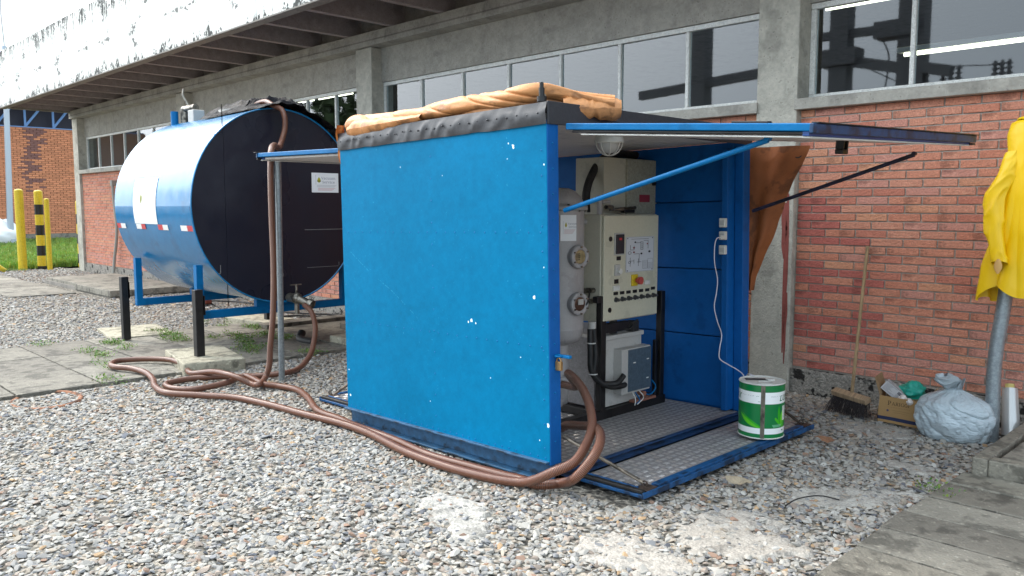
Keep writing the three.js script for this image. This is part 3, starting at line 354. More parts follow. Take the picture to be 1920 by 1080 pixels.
// prop under the rear awning
{ const t = thing('prop_pole', 'galvanised pole propping the rear awning beside the brown hose', 'pole', [-7.05, 0, 3.08]); part('tube', rod([-7.05, -0.02, 3.08], [-6.79, 2.07, 3.20], 0.028, 14), zinc, t); part('collar', rod([-6.925, 1.02, 3.138], [-6.922, 1.045, 3.139], 0.033, 14), zinc, t); }
// cables lying by the hall
[['loose black cable snaking over the gravel beneath the tank', [[-15.2, 0.03, 1.0], [-14, 0.03, 0.85], [-12.6, 0.03, 1.1], [-11.6, 0.035, 1.5], [-11.2, 0.03, 1.15], [-10.9, 0.03, 0.6], [-9.9, 0.03, 0.28]]], ['second black cable curled nearer the hall footing', [[-14.6, 0.03, 1.3], [-13.2, 0.04, 0.5], [-12.2, 0.03, 0.4], [-11.4, 0.03, 0.55], [-10.6, 0.03, 0.2], [-9.6, 0.03, 0.18]]]].forEach(([l, p]) => one('cable', tube(p, 0.014, 6), rubber, l, 'cable', p[0], false, 'cables under the tank'));

// ---------------------------------------------------------------- the blue steel shelter
// it stands a little out of plumb: everything fixed to it is turned by LEAN about its far lower corner
const LEAN = 0.021, PX = -5.3, PY = 0.05;
const un = (x, y) => [x + LEAN * (y - PY), y - LEAN * (x - PX)];
const shel = thing('steel_shelter', 'open-ended blue steel shelter with propped-up door flaps', 'shelter', [PX, PY, 2.3]); shel.rotation.z = LEAN;
const SX0 = -5.30, SX1 = -3.165, SZ1 = 3.475, SZ0 = 1.20;
part('side_panel', (() => { const g = RB(SX0, SX1 - 0.004, 0.12, 2.10, SZ1 - 0.03, SZ1, 0.004); const h = uvBox(g), uv = h.attributes.uv, p = h.attributes.position; for (let i = 0; i < uv.count; i++) uv.setXY(i, (p.getX(i) - SX0) / 2.135, (p.getY(i) - 0.12) / 1.98); return h; })(), panelM, shel, true, 'near blue side sheet, riveted and chipped');
part('corner_post', [RB(SX1 - 0.06, SX1, 0.10, 2.11, SZ1 - 0.098, SZ1 - 0.002, 0.006)], blueDark, shel);
part('corner_post', [RB(SX0 + 0.003, SX0 + 0.05, 0.10, 2.10, SZ1 - 0.11, SZ1 - 0.032, 0.006)], blue, shel);
for (const x of [SX0 + 0.003, SX1 - 0.075]) part('corner_post', [RB(x, x + 0.072, 0.04, 2.11, SZ0 + 0.005, SZ0 + 0.105, 0.006)], blueDark, shel);
part('door_jamb', [RB(SX1 - 0.13, SX1 - 0.078, 0.05, 2.05, SZ0 + 0.075, SZ0 + 0.20, 0.006)], blueDark, shel);
{ let y = 0.045; for (const h of [0.56, 0.53, 0.53, 0.45]) { part('wall_board', RB(SX0 + 0.06, SX1 - 0.08, y + 0.004, y + h - 0.004, SZ0 + 0.03, SZ0 + 0.10, 0.004), blueDark, shel); y += h; } part('outer_sheet', B(SX0 + 0.01, SX1 - 0.01, 0.05, 2.1, SZ0, SZ0 + 0.028), blue, shel); }
{ // rivets of the near side
  const rv = [], sph = new THREE.SphereGeometry(0.006, 8, 4, 0, 6.3, 0, 1.6).scale(1, 0.45, 1).rotateX(Math.PI / 2), add = (x, y) => rv.push(sph.clone().translate(x, y, SZ1)), end = (y, z) => rv.push(new THREE.SphereGeometry(0.0065, 6, 4, 0, 6.3, 0, 1.6).rotateZ(-Math.PI / 2).translate(SX1, y, z));
  for (let y = 0.2; y < 2.08; y += 0.145) { add(SX0 + 0.03, y); add(SX1 - 0.045, y); add(-4.22, y + 0.03); end(y + 0.04, SZ1 - 0.045); }
  for (let x = SX0 + 0.08; x < SX1 - 0.05; x += 0.095) { add(x, 1.47); add(x, 0.80); } for (let x = SX0 + 0.05; x < SX1 - 0.03; x += 0.062) { add(x, 0.142); }
  part('rivets', rv, blue, shel).userData.kind = 'stuff'; }
part('skid_beam', [RB(SX0 - 0.02, SX1 - 0.01, 0.112, 0.124, SZ1 - 0.06, SZ1 + 0.028, 0.003), RB(SX0 - 0.015, SX1 - 0.012, 0.012, 0.114, SZ1 - 0.055, SZ1 - 0.042, 0.003), RB(SX0 - 0.02, SX1 - 0.012, 0.0, 0.012, SZ1 - 0.06, SZ1 + 0.02, 0.003)], M(lin(0.03, 0.14, 0.32), { map: scuffT, roughness: 0.6 }), shel);
part('skid_beam', RB(SX0, SX1, 0.0, 0.06, SZ0, SZ0 + 0.08, 0.004), blueDark, shel);
// top edging: a folded black sheet with its own rivets, dented
const edgeTop = (u) => 2.205;
part('roof_edging', surf(120, 8, (u, v) => { const x = lerp(SX0 - 0.012, SX1 + 0.006, u), d = Math.sin(v * Math.PI) * 0.010 * (rid(u * 26, 3, v * 1.5) ** 2 + 0.6 * n3(u * 60, 1, v * 2)); return [x, lerp(2.21, 2.085 + 0.006 * (n3(u * 18, 4, 4) - 0.5), v), SZ1 + 0.006 + d + 0.004 * v, x, v * 0.12]; }), M(lin(0.045, 0.045, 0.05), { map: grainT, roughness: 0.36, side: THREE.DoubleSide }), shel, true);
part('roof_edging', [RB(SX1 + 0.0, SX1 + 0.012, 2.085, 2.215, SZ0, SZ1 + 0.002, 0.004)], edgeM, shel);
{ const rv = []; for (let x = SX0 + 0.04; x < SX1; x += 0.085) rv.push(new THREE.SphereGeometry(0.006, 6, 4).translate(x, 2.15 + 0.012 * (R() - 0.5), SZ1 + 0.018)); part('rivets', rv, edgeM, shel).userData.kind = 'stuff'; }
part('roof', [B(SX0, SX1 - 0.002, 2.16, 2.204, SZ0, SZ1 - 0.002)], edgeM, shel);
part('lifting_eye', [cyl(-3.24, 2.235, 3.435, 0.03, 0.03, 'y', 6), cyl(-3.24, 2.265, 3.435, 0.017, 0.07, 'y', 8), cyl(-3.24, 2.305, 3.435, 0.012, 0.05, 'y', 8)], black, shel);
part('lifting_eye', [new THREE.TorusGeometry(0.04, 0.009, 8, 18).translate(-5.22, 2.245, 3.45)], black, shel);
// ceiling strips
for (let i = 0; i < 20; i++) { const x = SX0 + 0.02 + i * 0.104; part('ceiling_strip', RB(x + 0.002, x + 0.102, 2.118, 2.155, SZ0 + 0.03, SZ1 - 0.035, 0.006), lining, shel); }
// floor: two tread plates and a joint bar
function treads(x0, x1, z0, z1, y) { const gs = [], S = 0.056, n = Math.floor((x1 - x0) / S), m = Math.floor((z1 - z0) / S), sx = (x1 - x0) / n, sz = (z1 - z0) / m; const bs = [-1.5, -0.5, 0.5, 1.5]; for (let i = 0; i < n; i++) for (let j = 0; j < m; j++) for (const b of bs) { const g = new THREE.CylinderGeometry(0.62, 1, 1, 4, 1).rotateY(Math.PI / 4); g.scale(0.0054, 0.0030, 0.025); g.translate(b * 0.0098, 0, 0); g.rotateY(((i + j) % 2 ? 1 : -1) * Math.PI / 4 + Math.PI / 4); g.translate(x0 + (i + 0.5) * sx, y + 0.0011, z0 + (j + 0.5) * sz); gs.push(g); } return gs; }
const fl = part('floor_plate', RB(SX0 + 0.04, SX1 - 0.04, 0.015, 0.038, SZ0 + 0.10, SZ1 - 0.07, 0.004), tread, shel);
part('tread_pattern', treads(-4.4, SX1 - 0.06, SZ0 + 0.13, SZ1 - 0.1, 0.038), treadBar, fl).userData.kind = 'stuff';
// sockets on the far jamb
for (const [y, on] of [[1.50, 0], [1.40, 1], [1.295, 0]]) { const s = part('socket', RB(SX1 - 0.132, SX1 - 0.08, y - (on ? 0.03 : 0.035), y + 0.035, SZ0 + 0.198, SZ0 + 0.235, 0.006), white, shel); part('socket_face', [B(SX1 - 0.125, SX1 - 0.087, y - 0.018, y + 0.018, SZ0 + 0.2348, SZ0 + 0.238)], M(lin(0.5, 0.5, 0.49), { roughness: 0.4 }), s); }
// hasp and padlock
part('hasp', [RB(SX1 - 0.03, SX1 + 0.11, 0.742, 0.760, SZ1 - 0.075, SZ1 - 0.05, 0.004), new THREE.TorusGeometry(0.022, 0.006, 6, 14).rotateX(Math.PI / 2).translate(SX1 + 0.03, 0.752, SZ1 - 0.05)], blue, shel);
part('padlock', [RB(SX1 + 0.004, SX1 + 0.048, 0.665, 0.72, SZ1 - 0.065, SZ1 - 0.042, 0.005, 2), new THREE.TorusGeometry(0.016, 0.0045, 8, 14, Math.PI).translate(SX1 + 0.026, 0.722, SZ1 - 0.053), rod([SX1 + 0.01, 0.715, SZ1 - 0.053], [SX1 + 0.01, 0.722, SZ1 - 0.053], 0.0045), rod([SX1 + 0.042, 0.715, SZ1 - 0.053], [SX1 + 0.042, 0.722, SZ1 - 0.053], 0.0045)], brass, shel);
// a door flap propped up as an awning: built flat along +x from its hinge, then set
function awning(hx, hy, ox, oy, z0, z1, label) {
  const [ax, ay] = un(hx, hy), [bx, by] = un(ox, oy), L = Math.hypot(bx - ax, by - ay), sgn = Math.sign(bx - ax), ang = Math.atan2(by - ay, Math.abs(bx - ax));
  const fit = (gs) => gs.map((g) => { g = g.index ? g.toNonIndexed() : g; g.rotateZ(ang); if (sgn > 0) g.translate(0, 0, -2.3).rotateX(0.036).translate(0, 0, 2.3); if (sgn < 0) g.rotateY(Math.PI).translate(0, 0, z0 + z1); return g.translate(ax, ay, 0); });
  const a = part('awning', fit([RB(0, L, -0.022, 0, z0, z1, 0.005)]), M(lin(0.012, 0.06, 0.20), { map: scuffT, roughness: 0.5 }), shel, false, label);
  for (const g of [RB(0, L - 0.002, -0.026, 0.010, z1 - 0.03, z1 + 0.006, 0.006), RB(0, L - 0.002, -0.026, 0.010, z0 - 0.006, z0 + 0.03, 0.006)]) part('rim', fit([g]), blue, a);
  part('rim', fit([RB(L - 0.012, L + 0.008, -0.034, 0.011, z0 - 0.012, z1 + 0.012, 0.005)]), M(lin(0.008, 0.07, 0.22), { map: scuffT, roughness: 0.5 }), a);
  part('rim', fit([RB(L - 0.02, L + 0.016, 0.0112, 0.017, z0 - 0.03, z1 - 0.02, 0.003)]), black, a);
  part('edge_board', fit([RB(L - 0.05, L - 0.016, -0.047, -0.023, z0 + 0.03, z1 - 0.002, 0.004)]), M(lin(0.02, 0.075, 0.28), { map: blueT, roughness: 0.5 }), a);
  part('door_seal', fit([RB(0.04, L - 0.018, -0.042, -0.027, z1 - 0.028, z1 - 0.002, 0.007, 2)]), rubber, a); part('corner_block', fit([RB(L - 0.018, L + 0.006, -0.050, -0.036, z0 - 0.01, z0 + 0.05, 0.006)]), rubber, a);
  part('trim', fit([RB(0.10, L - 0.018, -0.054, -0.047, z1 - 0.05, z1 - 0.01, 0.003), RB(L - 0.052, L - 0.017, -0.056, -0.0475, z0 + 0.02, z1 - 0.01, 0.003)]), white, a);
  const n = 13, w = (L - 0.10) / n; for (let i = 0; i < n; i++) part('lining_strip', fit([RB(0.045 + i * w + 0.0015, 0.045 + (i + 1) * w - 0.0015, -0.046, -0.026, z0 + 0.04, z1 - 0.052, 0.005)]), lining, a);
  return { a, fit, L };
}
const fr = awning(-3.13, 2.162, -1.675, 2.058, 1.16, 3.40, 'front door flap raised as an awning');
part('latch', fr.fit([RB(0.98, 1.03, -0.095, -0.047, 2.02, 2.035, 0.003), RB(0.98, 1.03, -0.095, -0.047, 2.075, 2.09, 0.003), RB(0.98, 1.03, -0.125, -0.095, 2.015, 2.095, 0.006)]), black, fr.a);
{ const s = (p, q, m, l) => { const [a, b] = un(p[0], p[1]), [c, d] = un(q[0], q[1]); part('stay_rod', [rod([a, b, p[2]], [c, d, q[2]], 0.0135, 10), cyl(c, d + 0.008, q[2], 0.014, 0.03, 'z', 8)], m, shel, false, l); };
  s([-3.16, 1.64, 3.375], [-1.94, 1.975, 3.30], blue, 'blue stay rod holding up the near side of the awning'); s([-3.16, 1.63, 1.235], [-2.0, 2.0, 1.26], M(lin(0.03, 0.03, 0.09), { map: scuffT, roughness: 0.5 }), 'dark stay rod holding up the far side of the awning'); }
part('hatch_strap', fr.fit([RB(1.05, 1.24, 0.008, 0.02, 3.36, 3.40, 0.003)]), black, fr.a);
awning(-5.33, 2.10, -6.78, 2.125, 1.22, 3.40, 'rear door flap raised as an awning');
// door flaps folded down as ramps
const blueMid = M(lin(0.010, 0.115, 0.36), { map: scuffT, roughness: 0.5 });
function ramp(hx, hy, ox, oy, z0, z1, label) {
  const [ax, ay] = un(hx, hy), [bx, by] = un(ox, oy), x0 = Math.min(ax, bx), x1 = Math.max(ax, bx), s = Math.sign(bx - ax), y = (ay + by) / 2;
  const r = part('ramp', RB(x0, x1, y - 0.03, y - 0.008, z0, z1, 0.004), blueDark, shel, false, label);
  const o = (a, b) => s > 0 ? [x0 + a, x0 + b] : [x1 - b, x1 - a], W = x1 - x0;
  const bx2 = (a, b, c, d, e, f, rad = 0.004) => { const [p, q] = o(a, b); return RB(p, q, c, d, e, f, rad); };
  for (const g of [bx2(0.0, W + 0.012, y - 0.032, y - 0.012, z0 - 0.02, z0 - 0.001), bx2(0.0, W + 0.012, y - 0.032, y - 0.012, z1 + 0.001, z1 + 0.04), bx2(W + 0.001, W + 0.014, y - 0.034, y + 0.0, z0 - 0.02, z1 + 0.04), bx2(W - 0.05, W - 0.001, y - 0.0075, y + 0.012, z0 + 0.12, z1 - 0.12), bx2(0.02, W - 0.06, y - 0.0075, y + 0.016, z1 - 0.014, z1 - 0.001)]) part('rim', g, blueMid, r);
  part('door_seal', [bx2(0.0, W - 0.002, y - 0.012, y + 0.012, z1 + 0.002, z1 + 0.034, 0.008)], rubber, r);
  part('corner_bracket', [bx2(W - 0.10, W + 0.004, y - 0.007, y + 0.005, z1 - 0.11, z1 - 0.002), bx2(W - 0.10, W + 0.004, y - 0.007, y + 0.005, z0 + 0.002, z0 + 0.11), new THREE.TorusGeometry(0.017, 0.005, 8, 14).translate(o(W - 0.05, W)[0], y + 0.018, z1 - 0.06), new THREE.TorusGeometry(0.017, 0.005, 8, 14).translate(o(W - 0.05, W)[0], y + 0.018, z0 + 0.06)], M(lin(0.11, 0.085, 0.075), { map: scuffT, roughness: 0.55, metalness: 0.4 }), r);
  const pl = part('tread_plate', bx2(0.01, W - 0.052, y - 0.0078, y + 0.003, z0 + 0.01, z1 - 0.018, 0.002), tread, r); const [p, q] = o(0.02, W - 0.065); part('tread_pattern', treads(p, q, z0 + 0.02, z1 - 0.03, y + 0.003), treadBar, pl).userData.kind = 'stuff';
}
ramp(-3.085, 0.073, -2.635, 0.068, 1.24, 3.265, 'front door flap folded down as a ramp');
ramp(-5.36, 0.06, -6.0, 0.06, 1.28, 3.26, 'rear door flap folded down as a ramp');
{ const [a, b] = un(-3.15, 0.085); part('threshold', [RB(a - 0.035, a + 0.05, 0.025, b - 0.035, SZ0 + 0.1, SZ1 - 0.1, 0.004), RB(a - 0.02, a + 0.01, 0.04, 0.052, SZ0 + 0.12, SZ1 - 0.12, 0.004)], M(lin(0.015, 0.07, 0.22), { map: scuffT, roughness: 0.5 }), shel); }
{ const s = (p, q, m) => { const [a, b] = un(p[0], p[1]), [c, d] = un(q[0], q[1]); part('ramp_stay', rod([a, b, p[2]], [c, d, q[2]], 0.011, 10), m, shel); }; s([-3.17, 0.30, 3.36], [-2.70, 0.095, 3.20], M(lin(0.42, 0.37, 0.32), { map: scuffT, roughness: 0.45, metalness: 0.4 })); s([-3.16, 0.32, 1.26], [-2.70, 0.095, 1.31], M(lin(0.10, 0.075, 0.06), { map: scuffT, roughness: 0.7 })); s([-5.32, 0.34, 3.36], [-5.9, 0.08, 3.22], M(lin(0.30, 0.24, 0.2), { map: scuffT, roughness: 0.6 })); }

// ---------------------------------------------------------------- orange tarpaulins
{ // bundle along the near roof edge, then round the corner and along the front edge
  const sp = new THREE.CatmullRomCurve3([V(-5.34, 2.235, 3.36), V(-5.12, 2.262, 3.36), V(-4.7, 2.262, 3.36), V(-4.3, 2.275, 3.36), V(-3.9, 2.285, 3.35), V(-3.55, 2.305, 3.31), V(-3.38, 2.32, 3.22), V(-3.30, 2.30, 3.12), V(-3.22, 2.285, 3.03), V(-3.13, 2.275, 2.96)], false, 'centripetal');
  const hh = [[0, 0.05], [0.05, 0.085], [0.14, 0.065], [0.35, 0.06], [0.5, 0.078], [0.66, 0.078], [0.74, 0.092], [0.8, 0.095], [0.87, 0.068], [0.93, 0.065], [1, 0.058]], H = (t) => { for (let i = 1; i < hh.length; i++) if (t <= hh[i][0]) return lerp(hh[i - 1][1], hh[i][1], sm(hh[i - 1][0], hh[i][0], t)); return 0.06; };
  const g = surf(340, 130, (u, v) => { const p = sp.getPointAt(u), t = sp.getTangentAt(u), a = v * 2 * Math.PI, up = V(0, 1, 0), s = V().crossVectors(t, up).normalize(); // s points outward
    const e = 0.5 - 0.5 * Math.cos(Math.PI * clamp(u / 0.02)), e2 = u > 0.992 ? 0.985 : 1; let h = H(u) * e * e2, w = h * 1.5;
    const ph = a / 6.2832 * 3 + 0.45 * n3(u * 3.2, 2, 5) + 0.12 * n3(u * 11, 7, 1) + 0.1, fr = ph - Math.floor(ph), saw = fr < 0.72 ? fr / 0.72 : (1 - fr) / 0.28;
    const fold = (saw - 0.5) * (0.14 + 0.30 * n3(u * 6, 3, Math.floor(ph) * 3)) - (rid(u * 13 + Math.sin(a) * 1.3, Math.cos(a) * 1.2, 3) ** 9) * 0.14 + (n3(u * 7, Math.cos(a) * 1.2, Math.sin(a) * 1.2) - 0.5) * 0.34 + (n3(u * 26, Math.cos(a) * 3, Math.sin(a) * 3) - 0.5) * 0.07;
    const k = 1 + fold; const c = Math.cos(a), q = Math.sin(a); return [p.x + s.x * c * w * k, Math.max(p.y + q * h * k, 2.19 + (p.x + 5.3) * LEAN), p.z + s.z * c * w * k, u * 2.6, v * 0.6]; });
  const t = thing('rolled_tarpaulin', 'orange tarpaulin bundled along the shelter roof edge', 'tarpaulin', [-4.3, 2.2, 3.3]);
  part('bundle', g, orange, t, true);
  // lower fold lying out over the corner and its open end
  part('fold', surf(50, 16, (u, v) => { const x = lerp(-3.30, -3.12, u), zc = lerp(3.24, 2.92, u), a = v * 2 * Math.PI, h = 0.036 + 0.018 * rid(u * 6, 3, v * 3), w = 0.075; return [x + Math.cos(a) * w * 0.7, 2.215 + h * 0.6 + Math.sin(a) * h * (0.9 + 0.5 * rid(u * 9, v * 4, 1)), zc + Math.cos(a) * w * 0.7, u, v]; }), orange, t, true);
  part('fold', surf(70, 16, (u, v) => { const x = lerp(-5.22, -4.35, u), a = v * 2 * Math.PI, h = 0.045 * (1 - u * 0.55) * (0.75 + 0.6 * rid(u * 5, 2, 3)), w = 0.06; return [x, 2.225 + u * 0.03 + Math.sin(a) * h * (1 + 0.4 * rid(u * 14, v * 3, 5)), 3.445 + Math.cos(a) * w * (0.8 + 0.5 * n3(u * 9, 3, 3)), u * 1.2, v * 0.4]; }), orange, t, true);
  part('hanging_corner', surf(14, 40, (u, v) => { const d = v, x = -5.335 - 0.035 * Math.sin(d * 3) + (u - 0.5) * 0.03, w = lerp(0.15, 0.05, d); return [x + 0.012 * Math.sin(u * 14 + d * 5), lerp(2.27, 1.97, d), 3.44 + (u - 0.5) * w + 0.01 * Math.sin(d * 9), u * 0.2, d * 0.5]; }), M(lin(0.70, 0.235, 0.055), { map: tarpT, roughness: 0.6, side: THREE.DoubleSide }), t, true);
  part('grommet', [new THREE.TorusGeometry(0.014, 0.004, 6, 14).rotateY(0.8).translate(-3.31, 2.30, 3.40)], steel, t); }
{ const out = [[2.12, 0.42], [2.05, 0.40], [1.95, 0.34], [1.80, 0.27], [1.62, 0.22], [1.45, 0.165], [1.28, 0.09], [1.12, 0.035], [1.0, 0.018]], w = (y) => { for (let i = 1; i < out.length; i++) if (y >= out[i][0]) return lerp(out[i - 1][1], out[i][1], (out[i - 1][0] - y) / (out[i - 1][0] - out[i][0])); return 0.02; };
  const t = thing('hanging_tarpaulin', 'orange brown tarpaulin hanging off the far side of the shelter against the column', 'tarpaulin', [-3.2, 1.0, 1.06]);
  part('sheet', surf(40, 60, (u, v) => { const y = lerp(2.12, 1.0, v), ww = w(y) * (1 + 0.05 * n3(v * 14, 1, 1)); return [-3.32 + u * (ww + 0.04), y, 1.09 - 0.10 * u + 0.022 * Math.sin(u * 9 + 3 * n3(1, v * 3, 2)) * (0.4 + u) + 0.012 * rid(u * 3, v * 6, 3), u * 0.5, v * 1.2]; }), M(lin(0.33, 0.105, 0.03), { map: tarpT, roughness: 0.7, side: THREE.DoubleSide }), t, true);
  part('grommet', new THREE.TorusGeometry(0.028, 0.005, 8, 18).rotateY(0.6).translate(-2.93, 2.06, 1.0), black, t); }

// ---------------------------------------------------------------- oil treatment machine inside the shelter
const mc = thing('oil_purifier', 'grey and beige oil treatment machine with sight glasses and control cabinet, framed in black', 'machine', [-4.1, 0.08, 2.0]);
{ const fx = -3.80, ang = (a, b) => bar(a, b, 0.045, 0.045);
  part('frame', [RB(fx - 0.05, fx + 0.0, 0.085, 1.005, 2.185, 2.245, 0.004), RB(fx - 0.05, fx, 0.085, 0.99, 1.435, 1.49, 0.004), RB(fx - 0.06, fx + 0.006, 0.072, 0.14, 1.42, 3.0, 0.004), RB(fx - 0.048, fx - 0.002, 0.955, 1.003, 2.245, 2.29, 0.004), RB(-4.75, fx - 0.06, 0.072, 0.13, 2.18, 2.25, 0.004), RB(-4.75, fx - 0.06, 0.072, 0.13, 1.43, 1.49, 0.004), RB(-4.8, -4.75, 0.072, 1.7, 2.18, 2.25, 0.004), RB(-4.8, -4.75, 0.072, 1.7, 1.43, 1.49, 0.004), RB(-4.75, fx - 0.06, 0.88, 0.93, 1.44, 1.485, 0.004), RB(fx - 0.05, fx - 0.005, 0.72, 0.79, 1.9, 2.185, 0.004), RB(fx - 0.03, fx + 0.0, 0.14, 0.60, 1.53, 1.56, 0.004)], black, mc);
  // vacuum vessel
  const vx = -4.03, vz = 2.448, vr = 0.176, pts = [[0.0, 1.80], [0.06, 1.797], [0.11, 1.775], [0.15, 1.735], [0.170, 1.69], [0.170, 1.672], [0.200, 1.670], [0.200, 1.640], [0.178, 1.638], [vr, 1.63], [vr, 0.78], [0.178, 0.775], [0.178, 0.768], [vr, 0.765], [0.168, 0.715], [0.14, 0.675], [0.09, 0.652], [0.066, 0.645], [0.063, 0.42], [0.108, 0.418], [0.108, 0.392], [0.100, 0.390], [0.100, 0.386], [0.108, 0.384], [0.108, 0.356], [0.062, 0.354], [0.062, 0.32], [0.07, 0.26], [0.06, 0.20], [0.0, 0.19]].map(([r, y]) => new THREE.Vector2(r, y)).reverse();
  part('vessel', [new THREE.LatheGeometry(pts, 40).translate(vx, 0, vz), rod([vx, 0.24, vz], [vx + 0.02, 0.15, vz + 0.22], 0.06, 16)], greyP, mc);
  const bolts = []; for (let i = 0; i < 12; i++) { const a = i / 12 * 6.283; bolts.push(cyl(vx + Math.cos(a) * 0.19, 1.655, vz + Math.sin(a) * 0.19, 0.009, 0.055, 'y', 6)); } for (let i = 0; i < 8; i++) { const a = i / 8 * 6.283 + 0.3; bolts.push(cyl(vx + Math.cos(a) * 0.09, 0.388, vz + Math.sin(a) * 0.09, 0.010, 0.09, 'y', 6)); }
  part('flange_bolts', bolts, steel, mc).userData.kind = 'stuff';
  for (const [y, dirty] of [[1.305, 0], [0.965, 1]]) { const D = V(0.97, 0, 0.10).normalize(), at = (d) => [vx + D.x * d, y, vz + D.z * d - 0.07 * 0 ], o = -0.055; const mv = (g) => g.rotateY(-Math.atan2(D.z, D.x)).translate(vx + D.x * (vr - 0.012), y, vz + D.z * (vr - 0.012) - 0.004);
    const s = part('sight_glass', [mv(cyl(0.012, 0, 0, 0.080, 0.055, 'x', 28)), mv(new THREE.TorusGeometry(0.068, 0.018, 10, 30).rotateY(Math.PI / 2).scale(0.7, 1, 1).translate(0.044, 0, 0)), mv(cyl(0.034, 0, 0, 0.086, 0.012, 'x', 28))], greyP, mc);
    part('lens', mv(cyl(0.045, 0, 0, 0.050, 0.006, 'x', 24)), M(dirty ? lin(0.20, 0.13, 0.11) : lin(0.42, 0.36, 0.24), { roughness: 0.12, map: scuffT }), s);
    const bl = []; for (let i = 0; i < 6; i++) { const a = i * 1.047 + 0.5; bl.push(mv(cyl(0.06, Math.sin(a) * 0.07, Math.cos(a) * 0.07, 0.007, 0.016, 'x', 8))); } part('bolt', bl, steel, s);
    if (!dirty) { const dots = []; for (let i = 0; i < 3; i++) for (let j = 0; j < 4; j++) dots.push(mv(cyl(0.049, -0.02 + j * 0.014, 0.008 + i * 0.013, 0.004, 0.003, 'x', 8))); part('baffle', dots, black, s); } else part('baffle', mv(RB(0.047, 0.056, -0.005, 0.035, -0.03, 0.02, 0.003)), cabGrey, s); }
  part('notice_sheet', (() => { const g = new THREE.PlaneGeometry(0.118, 0.185).rotateY(1.02); return g.translate(vx + 0.157, 1.512, vz + 0.088); })(), M(lin(0.9, 0.9, 0.9), { map: canvasTex(200, 300, (c, w, h) => { c.fillStyle = '#f3f3f3'; c.fillRect(0, 0, w, h); c.fillStyle = '#7d7e84'; c.fillRect(34, 70, 2, 150); c.beginPath(); c.fillStyle = '#b0a52a'; c.moveTo(70, 84); c.quadraticCurveTo(96, 128, 70, 142); c.quadraticCurveTo(44, 128, 70, 84); c.fill(); c.fillStyle = '#8c8f9c'; c.font = '30px serif'; c.fillText('Vacuum', 92, 112); c.fillText('Service', 102, 148); c.fillStyle = '#c48a8a'; for (let i = 0; i < 5; i++) c.fillRect(48, 168 + i * 11, 140 - i * 8, 3); }), roughness: 0.6, side: THREE.DoubleSide }), mc, true, 'white printed sheet taped to the vessel');
  // control cabinet
  const cab = part('control_cabinet', [RB(-4.08, fx - 0.02, 0.805, 1.605, 1.545, 2.24, 0.006)], beige, mc); const cf = fx + 0.004;
  part('cabinet_door', RB(fx - 0.017, cf, 0.815, 1.597, 1.553, 2.228, 0.006), beigeFace, cab);
  const onF = (y, z, w, h, m, d = 0.012, n = 'label_plate') => part(n, RB(cf - 0.002, cf + d, y - h / 2, y + h / 2, z - w / 2, z + w / 2, Math.min(0.003, d / 3)), m, cab);
  onF(1.385, 2.055, 0.115, 0.165, cabGrey, 0.010, 'display_bezel'); onF(1.385, 2.055, 0.095, 0.145, M(lin(0.03, 0.03, 0.035), { roughness: 0.2 }), 0.018, 'display_unit'); part('digit', RB(cf + 0.018, cf + 0.020, 1.415, 1.432, 2.04, 2.07, 0.0006), M(lin(0.5, 0.03, 0.04), { roughness: 0.3 }), cab);
  onF(1.278, 2.055, 0.05, 0.03, black, 0.004);
  const dia = canvasTex(384, 512, (c, w, h) => { c.fillStyle = '#d9dbdf'; c.fillRect(0, 0, w, h); c.strokeStyle = '#8d9096'; c.lineWidth = 4; c.strokeRect(6, 6, w - 12, h - 12); c.fillStyle = '#555'; c.fillRect(70, 32, 240, 5); c.strokeStyle = '#222'; c.lineWidth = 5; const q = rng(8); const ln = (...p) => { c.beginPath(); c.moveTo(p[0], p[1]); for (let i = 2; i < p.length; i += 2) c.lineTo(p[i], p[i + 1]); c.stroke(); }; ln(60, 120, 60, 190, 110, 190, 110, 130); ln(130, 90, 200, 90, 200, 70); ln(200, 80, 230, 80, 230, 190, 200, 190, 200, 80); ln(110, 250, 180, 250, 180, 380); ln(60, 300, 60, 430); ln(110, 330, 110, 390); ln(60, 350, 110, 350); ln(150, 370, 210, 370); ln(240, 60, 300, 60, 300, 180); ln(170, 320, 170, 430); ln(205, 110, 228, 110); ln(205, 140, 228, 140); ln(205, 165, 228, 165);
    const dot = (x, y, r, f) => { c.fillStyle = f; c.beginPath(); c.arc(x, y, r, 0, 7); c.fill(); }; dot(125, 80, 12, '#111'); dot(108, 160, 13, '#7a1020'); dot(108, 225, 13, '#7a1020'); dot(210, 250, 14, '#111'); dot(320, 225, 16, '#111'); dot(290, 110, 10, '#8a2a35'); c.beginPath(); c.arc(52, 232, 20, 0, 7); c.stroke(); c.beginPath(); c.arc(52, 370, 16, 0, 7); c.stroke(); c.lineWidth = 2; for (let i = 0; i < 8; i++) { ln(230, 370 + i * 14, 290, 370 + i * 14); ln(300, 390 + i * 12, 365, 390 + i * 12); } c.strokeRect(228, 355, 66, 118); c.strokeRect(298, 330, 70, 145); for (const [x, y] of [[24, 24], [360, 24], [24, 488], [360, 488]]) dot(x, y, 8, '#444'); });
  part('flow_diagram', [new THREE.PlaneGeometry(0.345, 0.265).rotateY(Math.PI / 2)].map(() => { const g = new THREE.PlaneGeometry(0.36, 0.275); const a = surf(1, 1, (u, v) => [cf + 0.003, lerp(1.435, 1.165, v), lerp(1.972, 1.612, u), u, 1 - v]); return a; })[0], M(lin(0.85, 0.85, 0.85), { map: dia, roughness: 0.35, side: THREE.DoubleSide }), cab, true, 'white flow diagram plate');
  onF(1.19, 2.075, 0.06, 0.085, cabGrey, 0.012, 'switch_plate'); part('switch_knob', cyl(cf + 0.02, 1.183, 2.068, 0.02, 0.03, 'x', 14), white, cab); onF(1.105, 2.08, 0.05, 0.033, black, 0.004);
